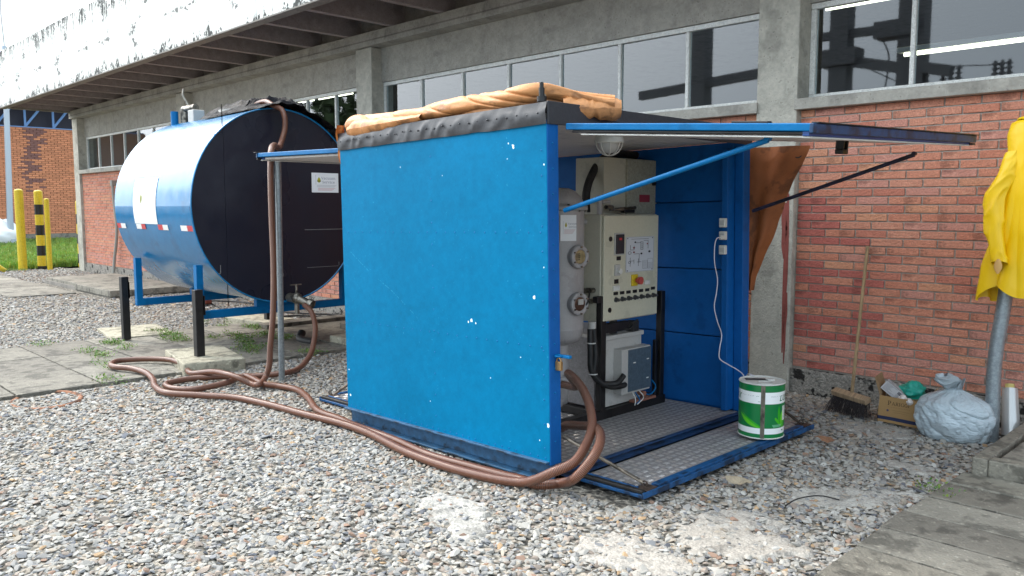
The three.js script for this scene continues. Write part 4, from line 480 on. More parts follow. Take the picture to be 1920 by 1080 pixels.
  onF(1.102, 1.862, 0.072, 0.088, yellow, 0.012, 'stop_plate'); part('stop_button', [cyl(cf + 0.02, 1.10, 1.845, 0.016, 0.03, 'x', 14), cyl(cf + 0.045, 1.10, 1.842, 0.030, 0.022, 'x', 20)], M(lin(0.45, 0.07, 0.055), { roughness: 0.35 }), cab);
  onF(1.055, 2.085, 0.075, 0.038, white, 0.012, 'lamp_block'); onF(1.075, 1.70, 0.07, 0.034, white, 0.012, 'lamp_block');
  [2.085, 2.008, 1.93, 1.85, 1.77, 1.69, 1.615].forEach((z, i) => { onF(1.015 + 0.004 * i * 0 + (i > 5 ? 0.008 : 0) , z, 0.052, 0.024, black, 0.004); part('selector_switch', [cyl(cf + 0.005, 0.968, z, 0.019, 0.012, 'x', 14), cyl(cf + 0.02, 0.968, z, 0.013, 0.026, 'x', 12), RB(cf + 0.024, cf + 0.04, 0.962, 0.974, z - 0.02, z + 0.012, 0.002)], M(lin(0.05, 0.05, 0.052), { roughness: 0.35 }), cab); });
  for (const y of [1.425, 0.895]) part('door_lock', cyl(cf + 0.001, y, 2.155, 0.019, 0.008, 'x', 14), black, cab);
  part('cable_gland', [cyl(-3.93, 1.04, 2.262, 0.02, 0.05, 'z', 10), cyl(-3.98, 1.035, 2.262, 0.02, 0.05, 'z', 10), cyl(-3.88, 1.045, 2.262, 0.02, 0.05, 'z', 10), cyl(-3.90, 0.96, 2.262, 0.02, 0.05, 'z', 10), cyl(-3.95, 0.955, 2.262, 0.02, 0.05, 'z', 10)], steel, cab);
  // boxes above and behind
  const ub = part('switch_box', RB(-4.32, -4.03, 1.60, 2.045, 1.27, 1.95, 0.006), beige, mc); part('box_lid', RB(-4.034, -4.012, 1.605, 2.04, 1.28, 1.68, 0.005), M(lin(0.40, 0.385, 0.30), { map: grainT, roughness: 0.5 }), ub); part('warning_label', B(-4.0125, -4.0105, 1.70, 1.76, 1.38, 1.52), M(lin(0.30, 0.035, 0.05), { roughness: 0.4 }), ub); part('box_knob', cyl(-4.0, 1.85, 1.34, 0.015, 0.03, 'x', 12), black, ub);
  const u2 = part('relay_box', RB(-4.30, -4.06, 1.70, 2.03, 1.03, 1.265, 0.006).translate(0, 0, 0.0), beige, mc); part('box_knob', cyl(-4.05, 1.91, 1.22, 0.012, 0.03, 'x', 12), black, u2);
  part('vacuum_hose', tube([[-4.12, 1.62, 2.05], [-4.12, 1.78, 2.05], [-4.12, 1.92, 1.98], [-4.13, 2.04, 1.84], [-4.16, 2.085, 1.62], [-4.18, 2.09, 1.35]], 0.032, 12), rubber, mc);
  part('pipework', [tube([[-3.98, 1.55, 2.28], [-3.95, 1.56, 2.16], [-3.95, 1.60, 2.10], [-3.95, 1.72, 2.10]], 0.022, 10), cyl(-3.93, 1.70, 2.05, 0.014, 0.09, 'z', 8), cyl(-3.95, 1.735, 2.10, 0.026, 0.03, 'y', 10)], greyP, mc); part('small_valve', [cyl(-3.92, 1.66, 2.02, 0.016, 0.08, 'z', 8), rod([-3.92, 1.64, 1.95], [-3.9, 1.655, 1.72], 0.014, 8), cyl(-3.92, 1.64, 1.90, 0.012, 0.22, 'z', 8)], steel, mc); part('handle', RB(-3.94, -3.90, 1.615, 1.645, 1.72, 1.86, 0.008), black, mc);
  // lower heater cabinet
  const lc = part('heater_cabinet', [RB(-4.55, fx - 0.035, 0.145, 0.66, 1.70, 2.175, 0.006)], cabGrey, mc); part('cabinet_top', RB(-4.57, fx - 0.018, 0.66, 0.695, 1.69, 2.185, 0.006), cabGrey, lc); part('side_sheet', RB(-4.50, -3.90, 0.14, 0.67, 2.177, 2.195, 0.003), M(lin(0.27, 0.26, 0.265), { map: grainT, roughness: 0.5 }), lc);
  part('terminal_box', RB(fx - 0.036, fx + 0.045, 0.235, 0.585, 1.69, 2.05, 0.005), cabGrey, lc); part('box_cover', RB(fx + 0.044, fx + 0.050, 0.25, 0.575, 1.685, 1.975, 0.002), M(lin(0.16, 0.22, 0.27), { map: zincT, roughness: 0.45, metalness: 0.35 }), lc, false, 'blue mottled galvanised cover');
  part('cover_screw', [[0.47, 1.90], [0.48, 1.73], [0.33, 1.73]].map(([y, z]) => RB(fx + 0.049, fx + 0.053, y - 0.004, y + 0.004, z - 0.014, z + 0.014, 0.001)), white, lc);
  part('cable', [tube([[-3.86, 0.76, 2.30], [-3.84, 0.6, 2.32], [-3.83, 0.45, 2.315], [-3.80, 0.36, 2.25], [-3.73, 0.35, 2.14], [-3.72, 0.40, 2.07]], 0.022, 10), tube([[-3.85, 0.76, 2.27], [-3.82, 0.55, 2.285], [-3.82, 0.42, 2.295], [-3.77, 0.33, 2.2], [-3.73, 0.32, 2.08], [-3.74, 0.32, 2.03]], 0.022, 10)], rubber, mc); part('cable_tie', [cyl(-3.84, 0.66, 2.31, 0.034, 0.006), cyl(-3.825, 0.43, 2.305, 0.034, 0.006)], white, mc); part('cable_gland', [cyl(-3.855, 0.79, 2.285, 0.03, 0.05), cyl(-3.76, 0.32, 2.06, 0.03, 0.03, 'z')], cabGrey, mc);
  part('loose_wire', [tube([[-3.74, 0.245, 1.93], [-3.72, 0.19, 1.92], [-3.71, 0.15, 1.94]], 0.004, 6), tube([[-3.74, 0.245, 1.85], [-3.71, 0.20, 1.83], [-3.70, 0.155, 1.92]], 0.004, 6)], white, mc); part('loose_wire', [tube([[-3.75, 0.30, 1.67], [-3.74, 0.24, 1.63], [-3.75, 0.19, 1.68], [-3.76, 0.20, 1.75]], 0.006, 6), tube([[-3.74, 0.24, 1.90], [-3.71, 0.18, 1.88], [-3.71, 0.16, 1.92]], 0.005, 6)], blue, mc); part('drain_fitting', [cyl(-3.78, 0.205, 1.76, 0.02, 0.06, 'x', 10), RB(-3.83, -3.77, 0.14, 0.16, 1.58, 1.86, 0.004), cyl(-3.80, 0.155, 1.68, 0.02, 0.03)], M(lin(0.28, 0.12, 0.08), { roughness: 0.5 }), mc); part('solenoid', [RB(-3.88, -3.80, 0.70, 0.78, 1.78, 1.86, 0.006), cyl(-3.86, 0.75, 2.03, 0.03, 0.1), tube([[-3.83, 0.74, 2.0], [-3.80, 0.73, 1.92], [-3.81, 0.76, 1.84], [-3.80, 0.79, 1.8]], 0.008, 6)], rubber, mc);
  part('gauge_lead', tube([[-3.88, 1.04, 2.29], [-3.82, 1.03, 2.36], [-3.80, 0.98, 2.40], [-3.82, 0.94, 2.41]], 0.007, 6), rubber, mc); }
{ const t = thing('bulkhead_lamp', 'white bulkhead lamp in a wire guard under the shelter ceiling', 'lamp', [-3.30, 2.09, 2.78]); const x = -3.33, z = 2.76, y = 2.115;
  part('lamp_base', [cyl(x, y - 0.02, z, 0.095, 0.045, 'y', 24, 0.085), cyl(x, y + 0.02, z, 0.06, 0.06)], white, t); part('globe', new THREE.SphereGeometry(0.075, 20, 12, 0, 6.3, Math.PI / 2, Math.PI / 2).scale(1, 0.95, 1).translate(x, y - 0.043, z), M(lin(0.5, 0.5, 0.49), { roughness: 0.25 }), t);
  const w = []; for (let i = 0; i < 4; i++) w.push(new THREE.TorusGeometry(0.084, 0.0038, 6, 18, Math.PI).rotateZ(Math.PI).rotateY(i * Math.PI / 4).translate(x, y - 0.043, z)); w.push(new THREE.TorusGeometry(0.088, 0.005, 6, 28).rotateX(Math.PI / 2).translate(x, y - 0.045, z)); part('wire_guard', w, white, t); }

// ---------------------------------------------------------------- paint pail on the ramp, phone charger
{ const px = -2.735, pz = 1.80, y0 = 0.096, r = 0.152, h = 0.375, t = thing('metal_pail', 'green and white metal oil pail standing on the ramp', 'pail', [px, y0, pz]);
  const Tl = canvasTex(2048, 768, (c, w, h) => { const G = '#00773b', Y = (f) => (1 - f) * h; c.fillStyle = G; c.fillRect(0, 0, w, h); c.fillStyle = '#f2f4f2'; c.fillRect(0, Y(0.875), w, Y(0.655) - Y(0.875)); c.fillRect(0, Y(0.195), w, Y(0.085) - Y(0.195));
    const leaf = (x, s, f) => { c.fillStyle = '#2fae1c'; c.beginPath(); c.moveTo(x, Y(0.21)); c.bezierCurveTo(x + 90 * s, Y(0.28), x + 330 * s, Y(0.45), x + 380 * s, Y(0.50)); c.bezierCurveTo(x + 250 * s, Y(0.37), x + 140 * s, Y(0.21), x + 100 * s, Y(0.20)); c.fill(); c.fillStyle = '#5cc422'; c.beginPath(); c.moveTo(x + 380 * s, Y(0.45)); c.bezierCurveTo(x + 240 * s, Y(0.36), x + 120 * s, Y(0.24), x + 20 * s, Y(0.2)); c.bezierCurveTo(x + 200 * s, Y(0.20), x + 320 * s, Y(0.3), x + 380 * s, Y(0.45)); c.fill(); };
    const tuft = (x) => { for (const [a, b, f] of [[-120, 0.40, '#45b81e'], [-60, 0.62, '#2fa81c'], [10, 0.52, '#63c824'], [70, 0.42, '#38ac1c']]) { c.fillStyle = f; c.beginPath(); c.moveTo(x, Y(0.2)); c.quadraticCurveTo(x + a - 70, Y(0.38), x + a, Y(b)); c.quadraticCurveTo(x + a + 40, Y(0.35), x + 60, Y(0.2)); c.fill(); } };
    leaf(190, -1.0); leaf(2238, -1.0); tuft(500); tuft(1400); leaf(1180, -1.0);
    c.fillStyle = '#0d6a3c'; c.font = 'italic bold 118px sans-serif'; c.fillText('LUBRAX', 436, Y(0.70)); c.fillText('LUBRAX', 1402, Y(0.70)); c.fillStyle = '#5a6a60'; const q = rng(6); for (let x = 0; x < w; x += 14) { if (q() < 0.6) { c.fillRect(x, Y(0.80) + (q() - 0.5) * 7, 9, 5); } } c.fillStyle = '#555'; c.fillRect(110, Y(0.70), 34, 5); c.fillStyle = '#8fd0a4'; for (let i = 0; i < 5; i++) c.fillRect(320 + i * 5, Y(0.235) + i * 8 - 20, 190 - i * 14, 4); c.fillStyle = '#eef0e6'; c.fillRect(520, Y(0.60), 100, 210); c.fillStyle = '#8a8a84'; for (let i = 0; i < 9; i++) c.fillRect(530, Y(0.58) + i * 21, 80, 5); c.fillStyle = '#1e6a42'; c.fillRect(500, Y(0.155), 44, 16); });
  const side = surf(72, 20, (u, v) => { const a = u * 2 * Math.PI, y = y0 + 0.006 + v * (h - 0.012), dn = 0.003 * Math.exp(-(((u - 0.58) / 0.05) ** 2)); return [px + Math.sin(a) * (r - dn), y, pz + Math.cos(a) * (r - dn), u, v]; });
  const turn = (u) => u; part('body', side, M(lin(1, 1, 1), { map: Tl, roughness: 0.3, clearcoat: 0.3 }), t, true);
  part('rim', [new THREE.TorusGeometry(r - 0.001, 0.0055, 8, 48).rotateX(Math.PI / 2).translate(px, y0 + h, pz), new THREE.TorusGeometry(r - 0.001, 0.005, 8, 48).rotateX(Math.PI / 2).translate(px, y0 + 0.006, pz)], white, t);
  const sa = 0.548 * 2 * Math.PI, sd = [Math.sin(sa), Math.cos(sa)];
  const S2 = 0.088 * 2 * Math.PI; part('side_seam', [RB(-0.014, 0.014, y0 + 0.006, y0 + h - 0.004, -0.003, 0.003, 0.002).rotateY(S2).translate(px + Math.sin(S2) * r, 0, pz + Math.cos(S2) * r), RB(-0.003, 0.003, y0 + 0.006, y0 + h - 0.004, -0.002, 0.006, 0.002).rotateY(S2).translate(px + Math.sin(S2) * r, 0, pz + Math.cos(S2) * r)], M(lin(0.30, 0.29, 0.26), { map: scuffT, roughness: 0.4, metalness: 0.5 }), t);
  part('lid', cyl(px, y0 + h - 0.006, pz, r - 0.005, 0.006, 'y', 40), white, t); part('lid_panel', [RB(-0.09, 0.07, y0 + h - 0.003, y0 + h + 0.001, -0.06, -0.005, 0.001).rotateY(0.7).translate(px - 0.02, 0, pz + 0.0)], M(lin(0.10, 0.10, 0.11), { roughness: 0.5, map: scuffT }), t); part('lid_spout', [cyl(px + 0.02, y0 + h, pz - 0.075, 0.033, 0.012, 'y', 20), new THREE.TorusGeometry(0.05, 0.004, 6, 24).rotateX(Math.PI / 2).translate(px + 0.05, y0 + h + 0.001, pz + 0.05)], white, t); }
{ const t = thing('charger_cord', 'white phone charger cord from the wall socket down to the pail', 'charger', [-3.3, 1.4, 1.45]);
  part('plug', RB(-3.285, -3.262, 1.418, 1.448, 1.436, 1.50, 0.005), white, t);
  const P = [[-3.272, 1.433, 1.50], [-3.272, 1.43, 1.545], [-3.27, 1.39, 1.575], [-3.27, 1.25, 1.575], [-3.26, 1.12, 1.545], [-3.26, 1.02, 1.555], [-3.26, 0.92, 1.58], [-3.25, 0.80, 1.545], [-3.24, 0.70, 1.50], [-3.23, 0.60, 1.54], [-3.22, 0.53, 1.555], [-3.19, 0.48, 1.49], [-3.14, 0.44, 1.44], [-3.08, 0.415, 1.455], [-3.03, 0.38, 1.50], [-2.96, 0.40, 1.60], [-2.90, 0.478, 1.70], [-2.84, 0.476, 1.72]];
  part('cable', tube(P, 0.0042, 6, 140), M(lin(0.62, 0.60, 0.66), { roughness: 0.4 }), t); }

// ---------------------------------------------------------------- suction hoses
function hose(pts, r, label, base) { const c = new THREE.CatmullRomCurve3(pts.map((p) => V(...p)), false, 'centripetal'), L = c.getLength(), g = new THREE.TubeGeometry(c, Math.round(L / 0.035), r, 14, false); const uv = g.attributes.uv; for (let i = 0; i < uv.count; i++) uv.setX(i, uv.getX(i) * L / 0.0085); return one('suction_hose', g, hoseM, label, 'hose', base, true, 'suction hoses'); }
hose([[-8.75, 2.78, 2.45], [-8.3, 2.8, 2.5], [-8.1, 2.731, 2.503], [-8.02, 2.704, 2.479], [-7.98, 2.63, 2.46], [-7.98, 2.501, 2.457], [-7.9, 2.357, 2.543], [-7.5, 2.252, 2.801], [-7.1, 2.237, 3.069], [-6.86, 2.164, 3.226], [-6.83, 2.038, 3.251], [-6.83, 1.606, 3.255], [-6.84, 1.12, 3.245], [-6.86, 0.676, 3.254], [-6.9, 0.374, 3.269], [-6.93, 0.19, 3.271], [-6.95, 0.087, 3.298], [-6.788, 0.06, 3.459], [-6.9, 0.055, 3.473], [-6.975, 0.11, 3.553], [-7.16, 0.13, 3.605], [-7.462, 0.1, 3.598], [-7.704, 0.06, 3.672], [-7.937, 0.06, 3.628], [-8.21, 0.08, 3.582], [-8.487, 0.08, 3.595], [-8.722, 0.075, 3.756], [-8.803, 0.075, 3.973], [-8.652, 0.075, 4.101], [-8.488, 0.075, 4.115], [-8.292, 0.075, 4.032], [-8.026, 0.065, 3.99], [-7.733, 0.05, 4.033], [-7.397, 0.05, 4.139], [-7.075, 0.05, 4.157], [-6.802, 0.04, 3.952], [-6.542, 0.04, 3.799], [-6.157, 0.04, 3.719], [-5.656, 0.04, 3.669], [-5.188, 0.04, 3.611], [-4.823, 0.04, 3.616], [-4.25, 0.04, 3.702], [-3.773, 0.04, 3.702], [-3.422, 0.04, 3.636], [-3.288, 0.05, 3.6], [-3.157, 0.1, 3.617], [-3.02, 0.178, 3.608], [-2.95, 0.225, 3.522], [-2.98, 0.288, 3.381], [-3.05, 0.361, 3.241], [-3.15, 0.449, 3.143], [-3.3, 0.533, 3.05], [-3.5, 0.574, 2.946], [-3.72, 0.4, 2.62], [-3.95, 0.36, 2.5]], 0.028, 'brown ribbed hose looping from the tank crown over the awning to the machine', [-7, 0, 4]);
hose([[-7.84, 0.605, 2.359], [-7.72, 0.546, 2.353], [-7.62, 0.407, 2.365], [-7.55, 0.198, 2.437], [-7.45, 0.108, 2.549], [-7.28, 0.044, 2.763], [-7.118, 0.055, 3.021], [-7.271, 0.04, 3.287], [-7.44, 0.04, 3.489], [-7.564, 0.04, 3.733], [-7.531, 0.04, 3.954], [-7.466, 0.04, 4.022], [-7.268, 0.04, 4.037], [-7.106, 0.04, 3.929], [-7.106, 0.04, 3.76], [-7.129, 0.05, 3.575], [-7.253, 0.05, 3.431], [-7.244, 0.06, 3.362], [-7.033, 0.06, 3.37], [-6.815, 0.05, 3.385], [-6.705, 0.04, 3.311], [-6.457, 0.04, 3.267], [-6.136, 0.04, 3.344], [-5.619, 0.04, 3.538], [-5.279, 0.04, 3.552], [-5.107, 0.04, 3.574], [-4.581, 0.04, 3.586], [-4.088, 0.04, 3.635], [-3.74, 0.04, 3.603], [-3.488, 0.04, 3.573], [-3.354, 0.04, 3.547], [-3.183, 0.05, 3.56], [-3.095, 0.06, 3.473], [-2.9, 0.162, 3.556], [-2.85, 0.244, 3.502], [-2.86, 0.308, 3.412], [-2.95, 0.341, 3.284], [-3.1, 0.336, 3.161], [-3.3, 0.281, 3.047], [-3.5, 0.23, 2.964], [-3.72, 0.13, 2.8], [-4, 0.12, 2.75]], 0.028, 'brown ribbed hose running from the low tank outlet to the machine', [-7, 0, 3.6]);


// ---------------------------------------------------------------- against the hall wall
{ const t = thing('push_broom', 'wooden push broom leaning on the brick wall', 'broom', [-2.66, 0, 0.5]);
  part('handle', rod([-2.655, 0.19, 0.50], [-2.775, 1.335, 0.018], 0.0135, 12), wood, t);
  const head = RB(-0.165, 0.165, -0.022, 0.022, -0.035, 0.035, 0.008, 2).rotateX(0.35).rotateY(-0.28).rotateZ(-0.06).translate(-2.655, 0.165, 0.52); part('head', head, M(lin(0.52, 0.38, 0.25), { map: woodT, roughness: 0.8 }), t);
  const br = [], q = rng(5); for (let i = 0; i < 420; i++) { const u = (q() - 0.5) * 0.315, w = (q() - 0.5) * 0.062, a = [u, 0, w], b = [u * 1.18 + (q() - 0.5) * 0.05 - 0.01, -0.135 + q() * 0.02, w * 1.7 + 0.03 + (q() - 0.5) * 0.05]; br.push(rod(a, b, 0.0016, 3, 0.001)); } const m = mergeGeometries(br.map(clean)); m.rotateY(-0.28).translate(-2.655, 0.15, 0.515); part('bristles', m, M(lin(0.035, 0.028, 0.030), { roughness: 0.8 }), t).userData.kind = 'stuff'; }
{ // small open carton full of rubbish
  const cx = -2.28, cz = 0.46, ry = 0.16, t = thing('cardboard_box', 'open brown cardboard box with torn flaps standing by the wall', 'cardboard box', [cx, 0, cz]);
  const W = 0.30, D = 0.24, Hh = 0.205, put = (g) => g.rotateY(ry).rotateZ(-0.05).translate(cx, 0.02, cz);
  const print = canvasTex(512, 340, (c, w, h) => { c.fillStyle = '#a68457'; c.fillRect(0, 0, w, h); const q = rng(2); for (let i = 0; i < 900; i++) { c.fillStyle = q() < 0.5 ? 'rgba(120,90,55,0.10)' : 'rgba(200,165,115,0.10)'; c.fillRect(q() * w, q() * h, 3 + q() * 30, 1.5); } c.fillStyle = '#3d2f22'; c.font = '76px serif'; c.textAlign = 'center'; c.fillText('P', 124, 108); c.font = '60px serif'; c.fillText('ARIGGI', 258, 106); c.fillStyle = '#8b7048'; for (let i = 0; i < 14; i++) c.fillRect(112 + i * 19, 130, 11, 7); c.fillRect(165, 170, 200, 5); c.fillRect(180, 196, 170, 4); c.fillStyle = '#4c4660'; c.beginPath(); c.arc(110, 180, 14, 0, 7); c.fill(); c.fillStyle = '#27304f'; c.fillRect(0, 262, w, 44); });
  const side = canvasTex(256, 340, (c, w, h) => { c.fillStyle = '#a07d50'; c.fillRect(0, 0, w, h); c.fillStyle = '#3d2f22'; c.font = '60px serif'; c.fillText('IGGI', 40, 108); c.fillStyle = '#27304f'; c.fillRect(0, 262, w, 44); });
  const cm = (map) => M(lin(0.9, 0.9, 0.9), { map, roughness: 0.9 }), wall = (w, tx, ty, tz, r, m, name) => part(name, put(surf(8, 6, (u, v) => [(u - 0.5) * w, Hh * (1 - v), 0.005 * Math.sin(u * 5 + v * 4), u, 1 - v]).rotateY(r).translate(tx, ty, tz)), m, t, true);
  wall(W, 0, 0, D / 2, 0, Object.assign(cm(print), { side: THREE.DoubleSide }), 'front_side'); wall(D, -W / 2, 0, 0, -Math.PI / 2, Object.assign(cm(side), { side: THREE.DoubleSide }), 'end_side'); part('side', [put(B(-W / 2, W / 2, 0, Hh, -D / 2 - 0.003, -D / 2 + 0.001)), put(B(W / 2 - 0.002, W / 2 + 0.002, 0, Hh, -D / 2, D / 2)), put(B(-W / 2, W / 2, 0, 0.004, -D / 2, D / 2))], cardM, t);
  part('flap', [put(B(-0.002, 0.002, 0, 0.14, -D / 2, D / 2).rotateZ(0.35).translate(-W / 2, Hh, 0)), put(surf(10, 6, (u, v) => [(u - 0.5) * 0.17 * (1 - v * 0.25), 0.03 * v * v, -v * 0.11]).rotateX(-0.35).translate(0.08, Hh, D / 2)), put(B(0, 0.10, -0.002, 0.002, -D / 2, D / 2).rotateZ(0.9).translate(W / 2, Hh, 0))], Object.assign(cardM.clone(), { side: THREE.DoubleSide }), t);
  const k = thing('printed_carton', 'small printed grey carton sticking up out of the cardboard box', 'carton', [cx - 0.07, 0.2, cz]); const pm = canvasTex(256, 128, (c, w, h) => { c.fillStyle = '#c9c6c6'; c.fillRect(0, 0, w, h); c.fillStyle = '#77757a'; const q = rng(4); for (let i = 0; i < 9; i++) c.fillRect(14, 12 + i * 12, 60 + q() * 90, 4); c.fillRect(176, 14, 58, 40); c.fillStyle = '#8d8b90'; for (let i = 0; i < 4; i++) c.fillRect(172, 66 + i * 14, 70, 5); });
  part('body', RB(-0.085, 0.085, -0.04, 0.04, -0.035, 0.035, 0.004).rotateZ(-0.65).rotateY(0.2).translate(cx - 0.06, 0.255, cz + 0.03), M(lin(0.30, 0.28, 0.28), { map: grainT, roughness: 0.8 }), k); part('printed_face', surf(1, 1, (u, v) => [lerp(-0.083, 0.083, u), lerp(0.038, -0.038, v), 0.0362, u, 1 - v]).rotateZ(-0.65).rotateY(0.2).translate(cx - 0.06, 0.255, cz + 0.03), M(lin(0.85, 0.85, 0.85), { map: pm, roughness: 0.8, side: THREE.DoubleSide }), k, true);
  part('printed_face', surf(1, 1, (u, v) => [lerp(-0.083, 0.083, u), 0.0412, lerp(-0.034, 0.034, v), u, 1 - v]).rotateZ(-0.65).rotateY(0.2).translate(cx - 0.06, 0.255, cz + 0.03), M(lin(0.85, 0.85, 0.85), { map: pm, roughness: 0.8, side: THREE.DoubleSide }), k, true);
  const crumple = (r, seed, n = 24) => { const g = new THREE.SphereGeometry(1, n, n * 0.7 | 0), p = g.attributes.position; for (let i = 0; i < p.count; i++) { const x = p.getX(i), y = p.getY(i), z = p.getZ(i), k = r * (0.75 + 0.45 * rid(x * 1.6 + seed, y * 1.6, z * 1.6) ** 2 + 0.18 * rid(x * 4, y * 4 + seed, z * 4)); p.setXYZ(i, x * k, y * k, z * k); } g.computeVertexNormals(); return g; };
  one('green_bag', crumple(0.07, 3, 44).scale(1.15, 0.9, 1).translate(cx + 0.06, 0.265, cz - 0.02), M(lin(0.012, 0.33, 0.25), { roughness: 0.35, side: THREE.DoubleSide }), 'crumpled teal plastic bag on top of the cardboard box', 'plastic bag', [cx + 0.06, 0.2, cz]);
  one('crumpled_paper', [crumple(0.028, 8, 18).translate(cx + 0.03, 0.215, cz + 0.09), crumple(0.022, 5, 18).translate(cx + 0.085, 0.205, cz + 0.10), crumple(0.024, 4, 18).translate(cx + 0.02, 0.20, cz + 0.06)], M(lin(0.72, 0.66, 0.62), { roughness: 0.9 }), 'crumpled white paper in the front of the cardboard box', 'paper', [cx + 0.05, 0.2, cz + 0.09]);
  one('rubbish', [crumple(0.10, 12, 22).scale(1.2, 0.6, 0.9).translate(cx, 0.14, cz)], M(lin(0.15, 0.12, 0.12), { roughness: 0.9 }), 'dark crumpled rubbish lying inside the cardboard box', 'rubbish', [cx, 0.1, cz]);
  // light blue refuse bag, tied
  const g = new THREE.SphereGeometry(1, 150, 110), p = g.attributes.position, bx = -1.875, bz = 0.60; for (let i = 0; i < p.count; i++) { const x = p.getX(i), y = p.getY(i), z = p.getZ(i), a = Math.atan2(z, x), top = sm(0.45, 1.0, y), lump = (f3(x * 1.5 + 9, y * 1.5, z * 1.5) - 0.5) * 0.34; let k = 1 + lump; const pull = (rid(a * 2.2 + 2 * n3(x * 2, y * 2, z * 2), 3, y * 0.6) ** 4 * 0.12 + rid(a * 4, 8, y * 1.0) ** 4 * 0.08) * (0.12 + top * 1.1); const cr = (rid(x * 2.2 + z * 1.5, y * 2.6 + x * 1.5, z * 2.2) ** 8) * 0.075 + (rid(x * 5 + y * 3, y * 4 - x * 2, z * 5 - y * 3) ** 8) * 0.036; k *= 1 - pull - cr; const ne = 1 - 0.55 * top; p.setXYZ(i, bx + x * 0.262 * k * ne + top * 0.01, Math.max(0.008, 0.175 + y * (y > 0 ? 0.205 : 0.25) * (1 + lump * 0.5) ), bz + z * 0.235 * k * ne); } g.computeVertexNormals();
  const bm = M(lin(0.64, 0.74, 0.79), { roughness: 0.22, transmission: 0.25, thickness: 0, side: THREE.DoubleSide, bump: crumpleT, bs: 0.007 }); const bt = thing('refuse_bag', 'tied pale blue plastic refuse bag standing by the wall', 'refuse bag', [bx, 0, bz]); part('bag', g, bm, bt, true);
  const kn = surf(48, 26, (u, v) => { const a = u * 6.2832, rr0 = lerp(0.028, 0.085, Math.sin(v * 2.2)) * (1 + 0.35 * rid(a * 1.3, v * 3, 2) ** 2 - 0.15) * (v > 0.9 ? 1 - (v - 0.9) * 7 : 1), yy = 0.36 + v * 0.095 + 0.012 * Math.sin(a * 3); return [bx - 0.045 + Math.cos(a) * rr0 * 1.0 - v * 0.02, yy, bz + Math.sin(a) * rr0 * 0.8]; }); part('knot', kn, bm, bt, true); part('ear', surf(16, 16, (u, v) => { const w = 0.045 * (1 - v * 0.6); return [bx + 0.035 + (u - 0.5) * w + v * 0.03, 0.365 + v * 0.085, bz + 0.02 + 0.025 * Math.sin(u * 7 + v * 2) * (1 - v * 0.4)]; }), bm, bt, true);
  // stretch film roll
  const f = thing('film_roll', 'silvery roll of stretch film standing between the bent pipe and the wall', 'film roll', [-1.585, 0, 0.30]); part('film', rod([-1.575, 0.02, 0.32], [-1.625, 0.345, 0.22], 0.062, 28, 0.052), M(lin(0.50, 0.50, 0.49), { roughness: 0.24, metalness: 0.35, clearcoat: 0.5, bump: waveT, bs: 0.012 }), f); part('core', rod([-1.625, 0.345, 0.22], [-1.630, 0.375, 0.211], 0.030, 18), M(lin(0.55, 0.45, 0.16), { roughness: 0.8 }), f);
  one('paper_scrap', crumple(0.045, 21, 20).translate(-1.40, 0.28, 0.10), M(lin(0.78, 0.74, 0.66), { roughness: 0.9 }), 'crumpled whitish paper on the ledge beside the trench kerb', 'paper', [-1.4, 0.25, 0.1]);
  one('brown_sack', crumple(0.10, 31, 26).scale(0.9, 1.5, 0.8).translate(-1.30, 0.17, 0.22), M(lin(0.36, 0.22, 0.13), { map: tarpT, roughness: 0.9 }), 'crumpled brown paper sack at the right edge behind the kerb', 'sack', [-1.3, 0, 0.22]); }
